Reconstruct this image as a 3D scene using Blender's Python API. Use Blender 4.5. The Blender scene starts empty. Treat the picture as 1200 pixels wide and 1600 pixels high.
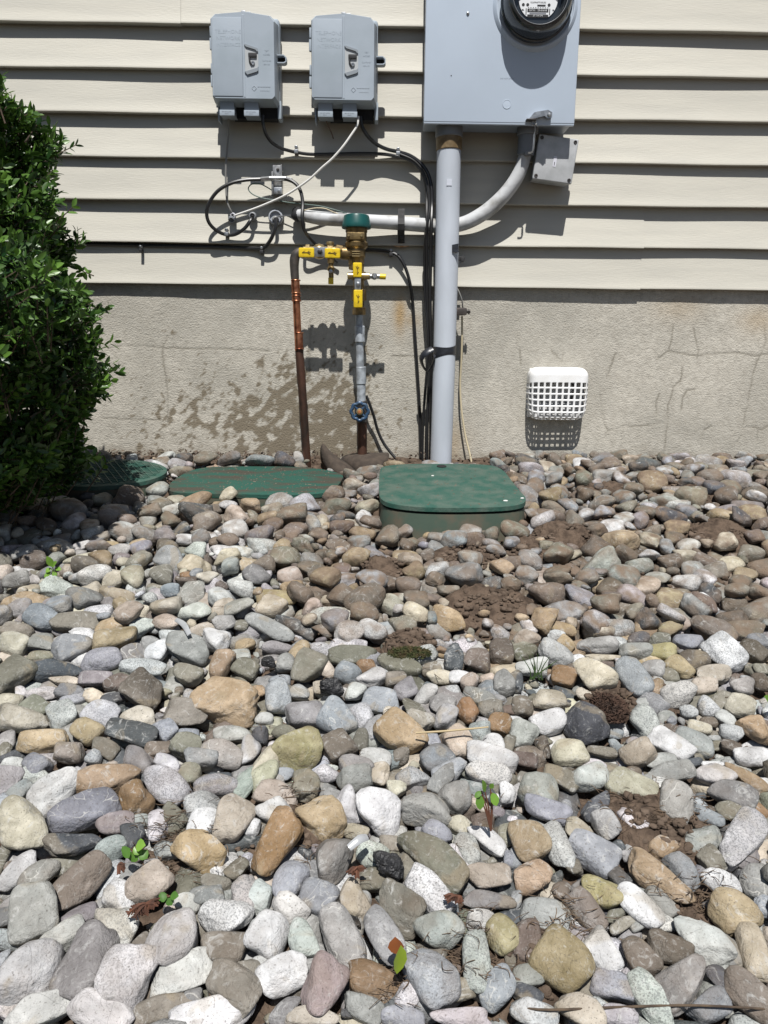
import bpy, bmesh, math, random
import numpy as np
from mathutils import Vector, Matrix
from math import radians, sin, cos, pi

# ------------------------------------------------------------------ camera, sky, sun, exposure
S = bpy.context.scene
COL = S.collection
PITCH, YAW, ROLL, DIST, CAMZ, FPX = radians(11.69), radians(0.728), radians(0.631), 2.08, 0.283, 1202.0
fwd = Vector((sin(YAW)*cos(PITCH), cos(YAW)*cos(PITCH), -sin(PITCH)))
rt0 = Vector((cos(YAW), -sin(YAW), 0)); up0 = rt0.cross(fwd)
RT = rt0*cos(ROLL) + up0*sin(ROLL); UP = -rt0*sin(ROLL) + up0*cos(ROLL)
CAM = Vector((0, -DIST, CAMZ))
cd = bpy.data.cameras.new('camera'); cam = bpy.data.objects.new('camera', cd); COL.objects.link(cam)
cam.matrix_world = Matrix((( RT.x, UP.x, -fwd.x, CAM.x), (RT.y, UP.y, -fwd.y, CAM.y), (RT.z, UP.z, -fwd.z, CAM.z), (0,0,0,1)))
cd.sensor_fit = 'HORIZONTAL'; cd.sensor_width = 36; cd.lens = 36*FPX/1200; cd.clip_start = 0.02; cd.clip_end = 200
S.camera = cam
SUN_EL, SUN_AZ = radians(62), radians(0)          # the sun stands behind the camera, square to the wall
w = bpy.data.worlds.new('World'); S.world = w; w.use_nodes = True
nt = w.node_tree; bg = nt.nodes['Background']
sky = nt.nodes.new('ShaderNodeTexSky'); sky.sky_type = 'NISHITA'; sky.sun_disc = False
sky.sun_elevation = SUN_EL; sky.sun_rotation = pi + SUN_AZ
nt.links.new(sky.outputs[0], bg.inputs[0]); bg.inputs[1].default_value = 0.05
sl = bpy.data.lights.new('sun', 'SUN'); sl.energy = 5.0; sl.angle = radians(0.5); sl.color = (1.0, 0.975, 0.935)
sun = bpy.data.objects.new('sun', sl); COL.objects.link(sun)
sd = Vector((sin(SUN_AZ)*cos(SUN_EL), cos(SUN_EL)*cos(SUN_AZ), -sin(SUN_EL)))     # travel direction of the light
sun.rotation_euler = sd.to_track_quat('-Z', 'Y').to_euler(); sun.location = (0, -4, 5)
S.view_settings.view_transform = 'Standard'; S.view_settings.look = 'None'
S.cycles.diffuse_bounces = 1
S.view_settings.exposure = 0.24; S.view_settings.gamma = 1.0

rnd = random.Random(7); NR = np.random.RandomState(11)
SLOPE = 0.19

def ray(px, py):
    return fwd + RT*((px-600)/FPX) - UP*((py-800)/FPX)
def at(px, py, d=0.0):
    """the point seen at (px,py) that stands d metres in front of the siding"""
    r = ray(px, py); return CAM + r*((DIST-d)/r.y)
def gr(px, py, c=0.0):
    """the point seen at (px,py) on the sloping bed, c metres above the bed plane"""
    r = ray(px, py); t = (SLOPE*CAM.y + c - CAM.z)/(r.z - SLOPE*r.y); return CAM + r*t
def ground_z(y):
    return SLOPE*max(min(y, 0.0), -2.3)

# ------------------------------------------------------------------ materials
MATS = {}
def lnk(nt, a, b): nt.links.new(a, b)
def mat(name, col, rough=0.6, metal=0.0, col2=None, nscale=20, bump=0.0, bscale=80, dist=0.002, spec=0.5, stretch=None, detail=6, lo=0.4, hi=0.65, coat=0):
    if name in MATS: return MATS[name]
    m = bpy.data.materials.new(name); m.use_nodes = True; nt = m.node_tree; N = nt.nodes
    b = N['Principled BSDF']
    b.inputs['Base Color'].default_value = (*col, 1); b.inputs['Roughness'].default_value = rough
    b.inputs['Metallic'].default_value = metal; b.inputs['Specular IOR Level'].default_value = spec
    if coat: b.inputs['Coat Weight'].default_value = coat; b.inputs['Coat Roughness'].default_value = .15
    g = N.new('ShaderNodeNewGeometry'); mp = N.new('ShaderNodeMapping'); lnk(nt, g.outputs['Position'], mp.inputs[0])
    if stretch: mp.inputs['Scale'].default_value = stretch
    if col2:
        n = N.new('ShaderNodeTexNoise'); n.inputs['Scale'].default_value = nscale; n.inputs['Detail'].default_value = detail
        r = N.new('ShaderNodeMapRange'); r.inputs[1].default_value = lo; r.inputs[2].default_value = hi
        x = N.new('ShaderNodeMix'); x.data_type = 'RGBA'
        lnk(nt, mp.outputs[0], n.inputs[0]); lnk(nt, n.outputs[0], r.inputs[0]); lnk(nt, r.outputs[0], x.inputs[0])
        x.inputs[6].default_value = (*col, 1); x.inputs[7].default_value = (*col2, 1); lnk(nt, x.outputs[2], b.inputs['Base Color'])
    if bump:
        n2 = N.new('ShaderNodeTexNoise'); n2.inputs['Scale'].default_value = bscale; n2.inputs['Detail'].default_value = 5
        bp = N.new('ShaderNodeBump'); bp.inputs['Strength'].default_value = bump; bp.inputs['Distance'].default_value = dist
        lnk(nt, mp.outputs[0], n2.inputs[0]); lnk(nt, n2.outputs[0], bp.inputs['Height']); lnk(nt, bp.outputs[0], b.inputs['Normal'])
    MATS[name] = m; return m

M_siding = mat('siding_vinyl', (.50,.480,.418), .55, 0, (.462,.445,.390), 5, .35, 60, .0012, .3, (1, 1, 9))
M_box = mat('grey_plastic', (.35,.40,.455), .5, 0, (.31,.36,.405), 14, .15, 300, .0006, .35)
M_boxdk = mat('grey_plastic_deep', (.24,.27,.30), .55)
M_meterbox = mat('grey_painted_steel', (.46,.53,.62), .38, 0, (.43,.495,.58), 7, .05, 25, .002, .5, lo=.35, hi=.7)
M_conduit = mat('grey_conduit', (.52,.56,.62), .5, 0, (.45,.485,.535), 16, .08, 120, .0008, .4, (1,1,.3))
M_coupling = mat('dark_grey_pvc', (.17,.18,.195), .5)
M_ctape = mat('shaded_brown_bushing', (.13,.085,.035), .55, 0, (.24,.17,.09), 60)  # brown darkened to take in the shade under the coupling
M_blackp = mat('black_plastic', (.014,.014,.015), .6, 0, (.03,.03,.032), 60, .1, 200, .0005)
M_cable = mat('black_cable_jacket', (.016,.016,.017), .38)
M_tape = mat('black_tape', (.020,.022,.028), .35, 0, None, 1, .6, 90, .003, .6)
M_greyc = mat('weathered_grey_cable', (.50,.51,.52), .6, 0, (.24,.235,.22), 22, .3, 60, .002, .4, (1,1,1), lo=.48, hi=.72)
M_greyw = mat('grey_wire', (.20,.20,.19), .5)
M_whitew = mat('white_wire', (.70,.69,.66), .45)
M_cream = mat('cream_wire', (.58,.50,.34), .5)
M_green_w = mat('green_wire', (.10,.15,.13), .5)
M_zinc = mat('zinc_metal', (.48,.49,.50), .38, .9, (.30,.31,.32), 90, .2, 200, .0008)
M_dkmetal = mat('dark_metal', (.055,.052,.05), .5, .6, (.10,.09,.085), 80)
M_galv = mat('galvanised_steel', (.50,.54,.58), .5, .3, (.27,.29,.31), 70, .2, 200, .0006)
M_brass = mat('weathered_brass', (.27,.19,.085), .42, .75, (.12,.085,.045), 45, .4, 120, .002)
M_brassl = mat('worn_brass', (.52,.40,.20), .35, .8, (.30,.22,.11), 80)
M_copper = mat('copper_bright', (.62,.27,.15), .30, .9, (.30,.105,.06), 60, .1, 100, .001)
M_copperdk = mat('copper_brown_patina', (.115,.058,.04), .5, .5, (.045,.032,.026), 40, .2, 80, .001, .4, (1,1,.4))
M_copgrey = mat('copper_grey_patina', (.095,.08,.07), .55, .4, (.05,.045,.042), 50, .2, 100, .001)
M_yellow = mat('yellow_grip', (.74,.52,.012), .4, 0, (.52,.35,.015), 70, .1, 200, .001, lo=.50, hi=.75)
M_greencap = mat('green_cap_plastic', (.008,.066,.062), .33, 0, (.011,.082,.075), 40)
M_blue = mat('blue_painted_iron', (.02,.06,.13), .4, .1, (.05,.085,.13), 120, .2, 150, .001)
M_rust = mat('rusty_nut', (.36,.12,.04), .7, .1, (.55,.25,.10), 150)
M_vent = mat('white_plastic', (.88,.88,.88), .4, 0, (.82,.815,.80), 30)
M_lid = mat('green_valve_lid', (.024,.082,.062), .65, 0, (.075,.112,.090), 30, .6, 140, .0022, .35, (1,1,1), lo=.38, hi=.66)
M_lidrim = mat('dirty_green_plastic', (.055,.085,.062), .75, 0, (.115,.092,.064), 24, .2, 60, .002)
M_fabric = mat('brown_landscape_fabric', (.045,.034,.026), .95, 0, (.07,.053,.04), 60, .7, 180, .002)
M_dialw = mat('dial_white', (.72,.74,.76), .5)
M_dialb = mat('dial_black', (.015,.015,.017), .5)
M_meterdk = mat('meter_cover_smoked', (.026,.031,.036), .12, 0, None, 1, 0, 1, 0, .8)
M_label = mat('white_sticker', (.62,.62,.68), .5)
M_bark = mat('bark', (.10,.07,.045), .9, 0, (.05,.035,.025), 60, .6, 90, .003)
M_shadowb = mat('recess_shade_black', (.01,.01,.01), .9)  # flat black that paints shade into openings
m = mat('glass', (1,1,1), .02); MATS['glass'].node_tree.nodes['Principled BSDF'].inputs['Transmission Weight'].default_value = 1.0

# ------------------------------------------------------------------ mesh builder
class MB:
    def __init__(s): s.v = []; s.f = []
    def add(s, vs, fs):
        o = len(s.v); s.v += [tuple(v) for v in vs]; s.f += [tuple(i+o for i in f) for f in fs]; return s
    def box(s, x0, x1, y0, y1, z0, z1, bev=0.0, seg=2, R=None, only=None):
        bm = bmesh.new(); bmesh.ops.create_cube(bm, size=1)
        for v in bm.verts: v.co = Vector(((x0+x1)/2 + v.co.x*(x1-x0), (y0+y1)/2 + v.co.y*(y1-y0), (z0+z1)/2 + v.co.z*(z1-z0)))
        if bev:
            ed = bm.edges[:] if not only else [e for e in bm.edges if only(e)]
            bmesh.ops.bevel(bm, geom=ed, offset=bev, segments=seg, affect='EDGES', profile=.6)
        if R is not None:
            for v in bm.verts: v.co = R @ v.co
        bm.verts.index_update()
        s.add([v.co for v in bm.verts], [[v.index for v in f.verts] for f in bm.faces]); bm.free(); return s
    def tube(s, pts, r, n=12, smooth=3, cap=True, flat=1.0):
        P = [Vector(p) for p in pts]
        if smooth > 1 and len(P) > 2:
            Q = []; RR = []
            rs = r if isinstance(r, (list, tuple)) else [r]*len(P)
            for i in range(len(P)-1):
                p0 = P[max(i-1,0)]; p1 = P[i]; p2 = P[i+1]; p3 = P[min(i+2, len(P)-1)]
                for k in range(smooth):
                    t = k/smooth
                    Q.append(.5*((2*p1) + (p2-p0)*t + (2*p0-5*p1+4*p2-p3)*t*t + (3*p1-p0-3*p2+p3)*t**3)); RR.append(rs[i]*(1-t)+rs[i+1]*t)
            Q.append(P[-1]); RR.append(rs[-1]); P = Q
        else: RR = r if isinstance(r, (list, tuple)) else [r]*len(P)
        T = [(P[min(i+1,len(P)-1)] - P[max(i-1,0)]).normalized() for i in range(len(P))]
        u = T[0].orthogonal().normalized(); vs = []; fs = []
        for i, p in enumerate(P):
            u = (u - T[i]*u.dot(T[i])).normalized(); v = T[i].cross(u)
            for k in range(n):
                a = 2*pi*k/n; vs.append(p + (u*cos(a) + v*sin(a)*flat)*RR[i])
        for i in range(len(P)-1):
            for k in range(n):
                fs.append((i*n+k, i*n+(k+1)%n, (i+1)*n+(k+1)%n, (i+1)*n+k))
        if cap: fs.append(tuple(range(n))[::-1]); fs.append(tuple((len(P)-1)*n+k for k in range(n)))
        return s.add(vs, fs)
    def lathe(s, c, axis, prof, n=28, cap=True, sx=1.0, phase=0):
        """prof = [(radius, distance along axis)]"""
        c = Vector(c); a = Vector(axis).normalized(); u = a.orthogonal().normalized() if abs(a.z) < .9 else Vector((1,0,0))
        u = (u - a*u.dot(a)).normalized(); v = a.cross(u); vs = []; fs = []
        for r, h in prof:
            for k in range(n):
                t = 2*pi*(k+phase)/n; vs.append(c + a*h + u*cos(t)*r*sx + v*sin(t)*r)
        for i in range(len(prof)-1):
            for k in range(n): fs.append((i*n+k, i*n+(k+1)%n, (i+1)*n+(k+1)%n, (i+1)*n+k))
        if cap: fs.append(tuple(range(n))[::-1]); fs.append(tuple((len(prof)-1)*n+k for k in range(n)))
        return s.add(vs, fs)
    def cyl(s, p0, p1, r, n=20, r1=None, bev=0.0):
        p0 = Vector(p0); p1 = Vector(p1); L = (p1-p0).length; r1 = r if r1 is None else r1
        pr = [(r,0),(r1,L)] if not bev else [(r-bev,0),(r,bev),(r1,L-bev),(r1-bev,L)]
        return s.lathe(p0, p1-p0, pr, n)
    def prism(s, poly, y0, y1):          # poly in (x,z), extruded along y
        n = len(poly); vs = [(x,y0,z) for x,z in poly] + [(x,y1,z) for x,z in poly]
        return s.add(vs, [tuple(range(n)), tuple(range(n,2*n))[::-1]] + [(i, i+n, (i+1)%n+n, (i+1)%n) for i in range(n)])
    def plate(s, pts, th):               # polygon pts thickened downwards
        n = len(pts); vs = [Vector(p) for p in pts] + [Vector(p)-Vector((0,0,th)) for p in pts]
        return s.add(vs, [tuple(range(n)), tuple(range(n,2*n))[::-1]] + [(i, (i+1)%n, (i+1)%n+n, i+n) for i in range(n)])
    def torus(s, c, axis, R, r, n=32, m=10):
        c = Vector(c); a = Vector(axis).normalized(); u = a.orthogonal().normalized(); v = a.cross(u); vs = []; fs = []
        for i in range(n):
            t = 2*pi*i/n; d = u*cos(t)+v*sin(t)
            for k in range(m):
                q = 2*pi*k/m; vs.append(c + d*(R + r*cos(q)) + a*r*sin(q))
        for i in range(n):
            for k in range(m): fs.append((i*m+k, ((i+1)%n)*m+k, ((i+1)%n)*m+(k+1)%m, i*m+(k+1)%m))
        return s.add(vs, fs)

def mesh_obj(name, verts, faces, m, parent=None, sharp=35, origin=Vector((0,0,0))):
    me = bpy.data.meshes.new(name)
    me.from_pydata([(v[0]-origin[0], v[1]-origin[1], v[2]-origin[2]) for v in verts], [], faces)
    bm = bmesh.new(); bm.from_mesh(me); bmesh.ops.recalc_face_normals(bm, faces=bm.faces); bm.to_mesh(me); bm.free()
    me.polygons.foreach_set('use_smooth', [True]*len(me.polygons))
    if sharp: me.set_sharp_from_angle(angle=radians(sharp))
    if m: me.materials.append(m)
    o = bpy.data.objects.new(name, me); COL.objects.link(o)
    if parent is not None: o.parent = parent
    else: o.location = origin
    return o
def thing(name, label, cat, loc, group=None):
    o = bpy.data.objects.new(name, None); COL.objects.link(o); o.location = Vector(loc); o.empty_display_size = .05
    o['label'] = label; o['category'] = cat
    if group: o['group'] = group
    return o
def tag(o, label, cat, group=None, kind=None):
    if kind: o['kind'] = kind
    if label: o['label'] = label; o['category'] = cat
    if group: o['group'] = group
    return o
def root_loc(p):
    while p.parent: p = p.parent
    return p.location
def part(name, mb, m, parent, label=None, sharp=35):
    o = mesh_obj(name, mb.v, mb.f, m, parent, sharp, root_loc(parent))
    if label: o['label'] = label
    return o
def single(name, mb, m, label, cat, group=None, sharp=35, origin=None):
    if origin is None: origin = Vector(mb.v[0])
    return tag(mesh_obj(name, mb.v, mb.f, m, None, sharp, origin), label, cat, group)
def text_part(name, body, size, loc, m, parent, ext=.0005, align='CENTER', rot=None):
    cu = bpy.data.curves.new(name, 'FONT'); cu.body = body; cu.size = size; cu.extrude = ext; cu.align_x = align; cu.align_y = 'CENTER'
    cu.resolution_u = 2
    tmp = bpy.data.objects.new('t', cu); COL.objects.link(tmp)
    bpy.context.view_layer.update()
    me = bpy.data.meshes.new_from_object(tmp.evaluated_get(bpy.context.evaluated_depsgraph_get()))
    bpy.data.objects.remove(tmp)
    R = Matrix.Translation(Vector(loc)-root_loc(parent)) @ (rot or Matrix.Identity(4)) @ Matrix.Rotation(pi/2, 4, 'X')
    me.transform(R); me.materials.clear(); me.materials.append(m); me.name = name
    o = bpy.data.objects.new(name, me); COL.objects.link(o); o.parent = parent; return o
# ------------------------------------------------------------------ structure: soil
def structure(o): o['kind'] = 'structure'; return o
def smoothnoise(x, y, seed, scale):
    """cheap value noise on arrays"""
    r = np.random.RandomState(seed); T = r.rand(64, 64)
    X = x*scale; Y = y*scale; xi = np.floor(X).astype(int); yi = np.floor(Y).astype(int); fx = X-xi; fy = Y-yi
    fx = fx*fx*(3-2*fx); fy = fy*fy*(3-2*fy)
    g = lambda a, b: T[a % 64, b % 64]
    return (g(xi,yi)*(1-fx)+g(xi+1,yi)*fx)*(1-fy) + (g(xi,yi+1)*(1-fx)+g(xi+1,yi+1)*fx)*fy
def fbm(x, y, seed, scale, oct=4):
    a = 0; amp = 1; tot = 0
    for k in range(oct): a = a + amp*smoothnoise(x+3.1*k, y-1.7*k, seed+k, scale*2**k); tot += amp; amp *= .5
    return a/tot
# mud patches seen between the stones (photo pixel, half width, half height, rise in metres)
MUD = [(730,885,62,28,.040),(1120,850,60,15,.042),(980,820,50,14,.034),(945,775,44,10,.036),(1090,775,55,9,.034),(760,960,75,28,.044),(600,905,40,16,.046),(880,850,50,14,.046),(950,1100,42,34,.024),(640,1015,40,16,.036),(1020,1075,50,30,.012),
       (275,1340,60,40,.012),(470,1300,40,45,.016),(1030,1290,70,40,.030),(830,1510,60,40,.014),(1060,1420,60,30,.012),(840,870,60,20,.034),(880,1470,40,40,.01),(1040,900,90,18,.024),(30,720,90,16,.02)]
MUDW = [(gr(px,py,.01), hw, hh, r) for px,py,hw,hh,r in MUD]
def mud(x, y):
    o = np.zeros_like(x)
    for p, hw, hh, r in MUDW:
        dpt = (p-CAM).length; a = hw/FPX*dpt; b = a*.8 if hh < 25 else a*max(.6, min(1.1, hh/hw*1.8))
        d2 = ((x-p.x)/a)**2 + ((y-p.y)/b)**2
        o = np.maximum(o, r*np.clip(1.25-d2, 0, 1)**.5)
    return o
xs = np.concatenate([[-30,-12,-6,-4,-3,-2.4], np.arange(-1.9, 1.9001, .0085), [2.4,3,4,6,12,30]])
ys = np.concatenate([[-30,-15,-8,-5,-3.6,-2.8], np.arange(-2.2, .0601, .0085)])
X, Y = np.meshgrid(xs, ys); Z = SLOPE*np.clip(Y, -2.3, 0)
near = (np.abs(X) < 1.91) & (Y > -2.21)
Z = Z + np.where(near, (fbm(X,Y,3,9)-.5)*.012 + mud(X,Y)*(.62+.7*fbm(X,Y,9,40)) + (fbm(X,Y,21,60,4)-.5)*.016, 0)
nx, ny = len(xs), len(ys); idx = np.arange(nx*ny).reshape(ny, nx)
def grid_obj(name, V, idx, m):
    F = np.stack([idx[:-1,:-1], idx[:-1,1:], idx[1:,1:], idx[1:,:-1]], -1).reshape(-1, 4)
    me = bpy.data.meshes.new(name); me.vertices.add(len(V)); me.vertices.foreach_set('co', V.astype(np.float32).ravel())
    me.loops.add(F.size); me.loops.foreach_set('vertex_index', F.ravel().astype(np.int32))
    me.polygons.add(len(F)); me.polygons.foreach_set('loop_start', (np.arange(len(F))*F.shape[1]).astype(np.int32))
    me.polygons.foreach_set('loop_total', np.full(len(F), F.shape[1], np.int32)) if False else None
    me.update(calc_edges=True); me.validate()
    me.polygons.foreach_set('use_smooth', [True]*len(me.polygons))
    me.materials.append(m); o = bpy.data.objects.new(name, me); COL.objects.link(o); return o
M_soil = mat('damp_brown_soil', (.125,.090,.066), .95, 0, (.060,.043,.032), 60, 1.0, 160, .007, .15)
structure(grid_obj('ground', np.stack([X,Y,Z], -1).reshape(-1,3), idx, M_soil))

# ------------------------------------------------------------------ siding
LAP = .1016; Z0 = 1.064
def siding():
    mb = MB(); x_s = list(np.arange(-2.6, 2.601, .05))
    seams = {0: at(282, 20).x, 5: at(1006, 388).x, 6: at(1000, 455).x, -1: at(282,20).x+.45, 3: -1.7}
    for k in range(-16, 7):
        zl = Z0 - LAP*k; dep = .0240 if k % 2 == 1 else .0185     # recess at the top of this board, under the board above
        sx = seams.get(k); pieces = [(x_s[0], x_s[-1], 0)] if sx is None else [(x_s[0], sx+.03 if k == 0 else sx, 0 if k == 0 else .0022), (sx if k == 0 else sx-.03, x_s[-1], .0022 if k == 0 else 0)]
        if k == 0: pieces = [(x_s[0], sx, .0022), (sx-.03, x_s[-1], 0)]
        for a, b, pr in pieces:
            xx = sorted(set([a] + [x for x in x_s if a+.004 < x < b-.004] + [b])); n = len(xx)
            dz = -.0018 if pr else 0
            prof = [(dep+.001, LAP+.012), (dep, LAP+.001), (dep*.66, LAP*.66), (dep*.33, LAP*.33), (.0012, .006), (-.0002, .0028), (0, .0008), (.0015, 0), (.007, .0), (.040, .004)]
            vs = []
            for x in xx:
                wv = .0010*sin(x*5.3+k*1.9) + .0006*sin(x*13.7+k*.7); wz = .0007*sin(x*4.1+k*2.3) + .0004*sin(x*17+k)
                for q, (py, pz) in enumerate(prof):
                    vs.append((x, py + wv*(1 if 1 < q < 8 else 0) - pr, zl + pz + wz + dz))
            m_ = len(prof)
            mb.add(vs, [(i*m_+j, (i+1)*m_+j, (i+1)*m_+j+1, i*m_+j+1) for i in range(n-1) for j in range(m_-1)])
    return mb
o = siding(); single('siding_wall', o, M_siding, 'cream clapboard siding wall above the grey foundation', 'siding', sharp=50, origin=Vector((0,0,.45)))

# ------------------------------------------------------------------ foundation, with cracks and damp stains laid out as drawn marks on its own surface
FY = .017
fx_ = np.concatenate([[-2.6,-1.8,-1.4], np.arange(-1.15, 1.2, .003), [1.4,1.8,2.6]]); fz_ = np.arange(-.12, .478, .003)
XX, ZZ = np.meshgrid(fx_, fz_)
CR = [[(1052,508),(1050,530),(1045,548),(1062,552),(1090,556),(1120,553),(1150,551),(1180,556),(1200,553),(1230,548)],
      [(1045,548),(1034,556),(1028,560)],[(1084,512),(1088,532),(1092,548),(1089,560)],[(1195,510),(1196,535),(1190,553),(1182,566),(1175,590),(1170,620),(1163,655),(1158,680),(1152,692)],
      [(1066,575),(1064,595),(1052,604),(1048,622),(1043,635),(1044,655),(1040,680),(1038,712)],[(1064,640),(1066,622),(1073,610),(1085,608)],[(1026,650),(1025,630),(1030,615)],
      [(938,615),(940,642),(944,662),(950,673),(975,666),(1000,666),(1020,663),(1038,661)],[(962,552),(958,562),(952,580),(948,590)],
      [(180,541),(215,541),(250,543),(300,545),(350,545),(420,548)],[(262,525),(254,545),(255,570),(260,590),(262,625),(262,660)],[(160,653),(200,655),(250,656)],
      [(1165,668),(1180,668),(1190,672),(1200,665)],[(1185,672),(1183,688)],[(1100,672),(1112,665)],[(812,545),(814,570)],[(862,548),(878,566),(880,552)],[(612,556),(640,556),(660,560)],[(485,500),(484,560),(482,600)]]
segs = []
for pl in CR:
    P = [at(px,py,-FY) for px,py in pl]
    for a, b in zip(P[:-1], P[1:]):
        # break each stretch into jittered steps
        n = max(2, int((b-a).length/.008)); q = [a.lerp(b, i/n) + Vector((rnd.uniform(-1,1),0,rnd.uniform(-1,1)))*.0013*(0<i<n) for i in range(n+1)]
        segs += list(zip(q[:-1], q[1:]))
crack = np.full(XX.shape, 9.0)
for a, b in segs:
    i0, i1 = np.searchsorted(fx_, min(a.x,b.x)-.012), np.searchsorted(fx_, max(a.x,b.x)+.012)
    j0, j1 = np.searchsorted(fz_, min(a.z,b.z)-.012), np.searchsorted(fz_, max(a.z,b.z)+.012)
    if i1 <= i0 or j1 <= j0: continue
    gx = XX[j0:j1,i0:i1]; gz = ZZ[j0:j1,i0:i1]; dx, dz = b.x-a.x, b.z-a.z; L2 = dx*dx+dz*dz+1e-12
    t = np.clip(((gx-a.x)*dx+(gz-a.z)*dz)/L2, 0, 1)
    crack[j0:j1,i0:i1] = np.minimum(crack[j0:j1,i0:i1], np.hypot(gx-a.x-t*dx, gz-a.z-t*dz))
ckm = np.clip(1.25-crack/.0028, 0, 1)*np.clip(fbm(XX,ZZ,5,18)*2.6-.55,.08,1)*.85 + .16*np.clip(1-crack/.013,0,1)*fbm(XX,ZZ,6,14)
# damp splashes: centre pixel, half sizes, weight
ST = [(300,670,110,55,.62),(400,665,80,65,1.1),(430,600,70,45,.42),(520,655,70,85,1.5),(545,700,60,35,1.5),(455,640,34,95,1.25),(440,700,60,30,1.5),(350,610,60,40,.30),(480,700,140,30,.9),(250,690,60,25,.5),(255,520,20,6,.45),(560,570,40,60,.5)]
st = np.zeros(XX.shape)
for px,py,hw,hh,wt in ST:
    c = at(px,py,-FY); s_ = 578.
    st = np.maximum(st, wt*np.clip(1-(((XX-c.x)*s_/hw)**2 + ((ZZ-c.z)*s_/hh)**2)*.75, 0, 1))
U = XX*.8+ZZ*.6; V = -XX*.6+ZZ*.8
blot = fbm(U*1.0, V*1.5, 31, 52, 5)
stain = np.clip((st*1.0 + (blot-.68)*3.4)*2.7, 0, 1)*np.clip(st*9,0,1)
spl = fbm(U, V*1.7, 61, 75, 2); wide = np.zeros(XX.shape)
for px,py,hw,hh in ((330,640,150,90),(500,600,90,70),(620,660,60,60)):
    c = at(px,py,-FY); wide = np.maximum(wide, np.clip(1.1-((XX-c.x)*578/hw)**2-((ZZ-c.z)*578/hh)**2,0,1))
stain = np.maximum(stain, np.clip((spl-.80+.10*wide)*14,0,1)*(wide > .05)*.85)
stain = np.maximum(stain, np.clip((.030-ZZ)/.03 + (fbm(XX,ZZ,91,22)-.5)*2.2, 0, 1)*.45)
rustm = np.zeros(XX.shape)
for px,py,hw,hh,wt in [(625,490,10,28,.8),(640,500,16,12,.4),(1185,500,30,20,.35),(1060,480,40,20,.25),(700,690,30,30,.4)]:
    c = at(px,py,-FY); rustm = np.maximum(rustm, wt*np.exp(-(((XX-c.x)*578/hw)**2+((ZZ-c.z)*578/hh)**2)))
YY = FY + .0022*(fbm(XX,ZZ,77,7)-.5)*2 + .0008*np.clip(1-crack/.0035,0,1)
fo = grid_obj('foundation_wall', np.stack([XX,YY,ZZ],-1).reshape(-1,3), np.arange(XX.size).reshape(XX.shape), None or bpy.data.materials.new('stucco'))
tag(fo, 'cracked grey cement foundation wall with damp splashes under the siding', 'foundation')
att = fo.data.attributes.new('marks', 'FLOAT_COLOR', 'POINT')
att.data.foreach_set('color', np.stack([np.clip(ckm,0,1), stain, np.clip(rustm,0,1), np.ones(XX.shape)], -1).astype(np.float32).ravel())
m = fo.data.materials[0]; m.use_nodes = True; nt = m.node_tree; N = nt.nodes; b = N['Principled BSDF']; b.inputs['Roughness'].default_value = .92; b.inputs['Specular IOR Level'].default_value = .2
a = N.new('ShaderNodeAttribute'); a.attribute_name = 'marks'; sp = N.new('ShaderNodeSeparateColor'); lnk(nt, a.outputs['Color'], sp.inputs[0])
g = N.new('ShaderNodeNewGeometry')
def noise(scale, detail=5, dist=0, rough=.5, vec=None):
    n = N.new('ShaderNodeTexNoise'); n.inputs['Scale'].default_value = scale; n.inputs['Detail'].default_value = detail; n.inputs['Distortion'].default_value = dist
    n.inputs['Roughness'].default_value = rough; lnk(nt, vec or g.outputs['Position'], n.inputs[0]); return n.outputs[0]
def mix(f, c1, c2):
    x = N.new('ShaderNodeMix'); x.data_type = 'RGBA'
    for s_, v_ in ((0,f),(6,c1),(7,c2)):
        if isinstance(v_, (tuple,)): x.inputs[s_].default_value = (*v_,1)
        elif isinstance(v_, float): x.inputs[s_].default_value = v_
        else: lnk(nt, v_, x.inputs[s_])
    return x.outputs[2]
def ramp(v, lo, hi, a0=0., a1=1.):
    r = N.new('ShaderNodeMapRange'); r.inputs[1].default_value = lo; r.inputs[2].default_value = hi; r.inputs[3].default_value = a0; r.inputs[4].default_value = a1; lnk(nt, v, r.inputs[0]); return r.outputs[0]
c = mix(ramp(noise(5,7,.8,.62), .36, .62), (.40,.38,.33), (.53,.50,.435)); c = mix(ramp(noise(70,4), .40, .7, 0, .6), c, (.36,.335,.285)); c = mix(ramp(noise(300,3),.6,.72,0,.55), c, (.18,.165,.14))
c = mix(sp.outputs[1], c, (.205,.175,.13)); c = mix(sp.outputs[0], c, (.25,.23,.19)); c = mix(sp.outputs[2], c, (.36,.23,.09))
lnk(nt, c, b.inputs['Base Color'])
mp = N.new('ShaderNodeMapping'); mp.inputs['Rotation'].default_value = (0,.5,0); mp.inputs['Scale'].default_value = (1,1,2.2); lnk(nt, g.outputs['Position'], mp.inputs[0])
bp = N.new('ShaderNodeBump'); bp.inputs['Strength'].default_value = .60; bp.inputs['Distance'].default_value = .0030
ad = N.new('ShaderNodeMath'); ad.operation = 'ADD'; lnk(nt, noise(95,4,1.2,.55,mp.outputs[0]), ad.inputs[0]); lnk(nt, ramp(noise(240,3),.3,.7,0,.35), ad.inputs[1])
lnk(nt, ad.outputs[0], bp.inputs['Height']); lnk(nt, bp.outputs[0], b.inputs['Normal'])
# sheathing behind everything, so nothing is hollow from the side
mb = MB().box(-2.6, 2.6, .045, .16, -.3, 2.7)
single('house_wall_core', mb, mat('sheathing',(.2,.18,.15),.9), 'plain wall core standing behind the siding and foundation', 'wall')

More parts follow.
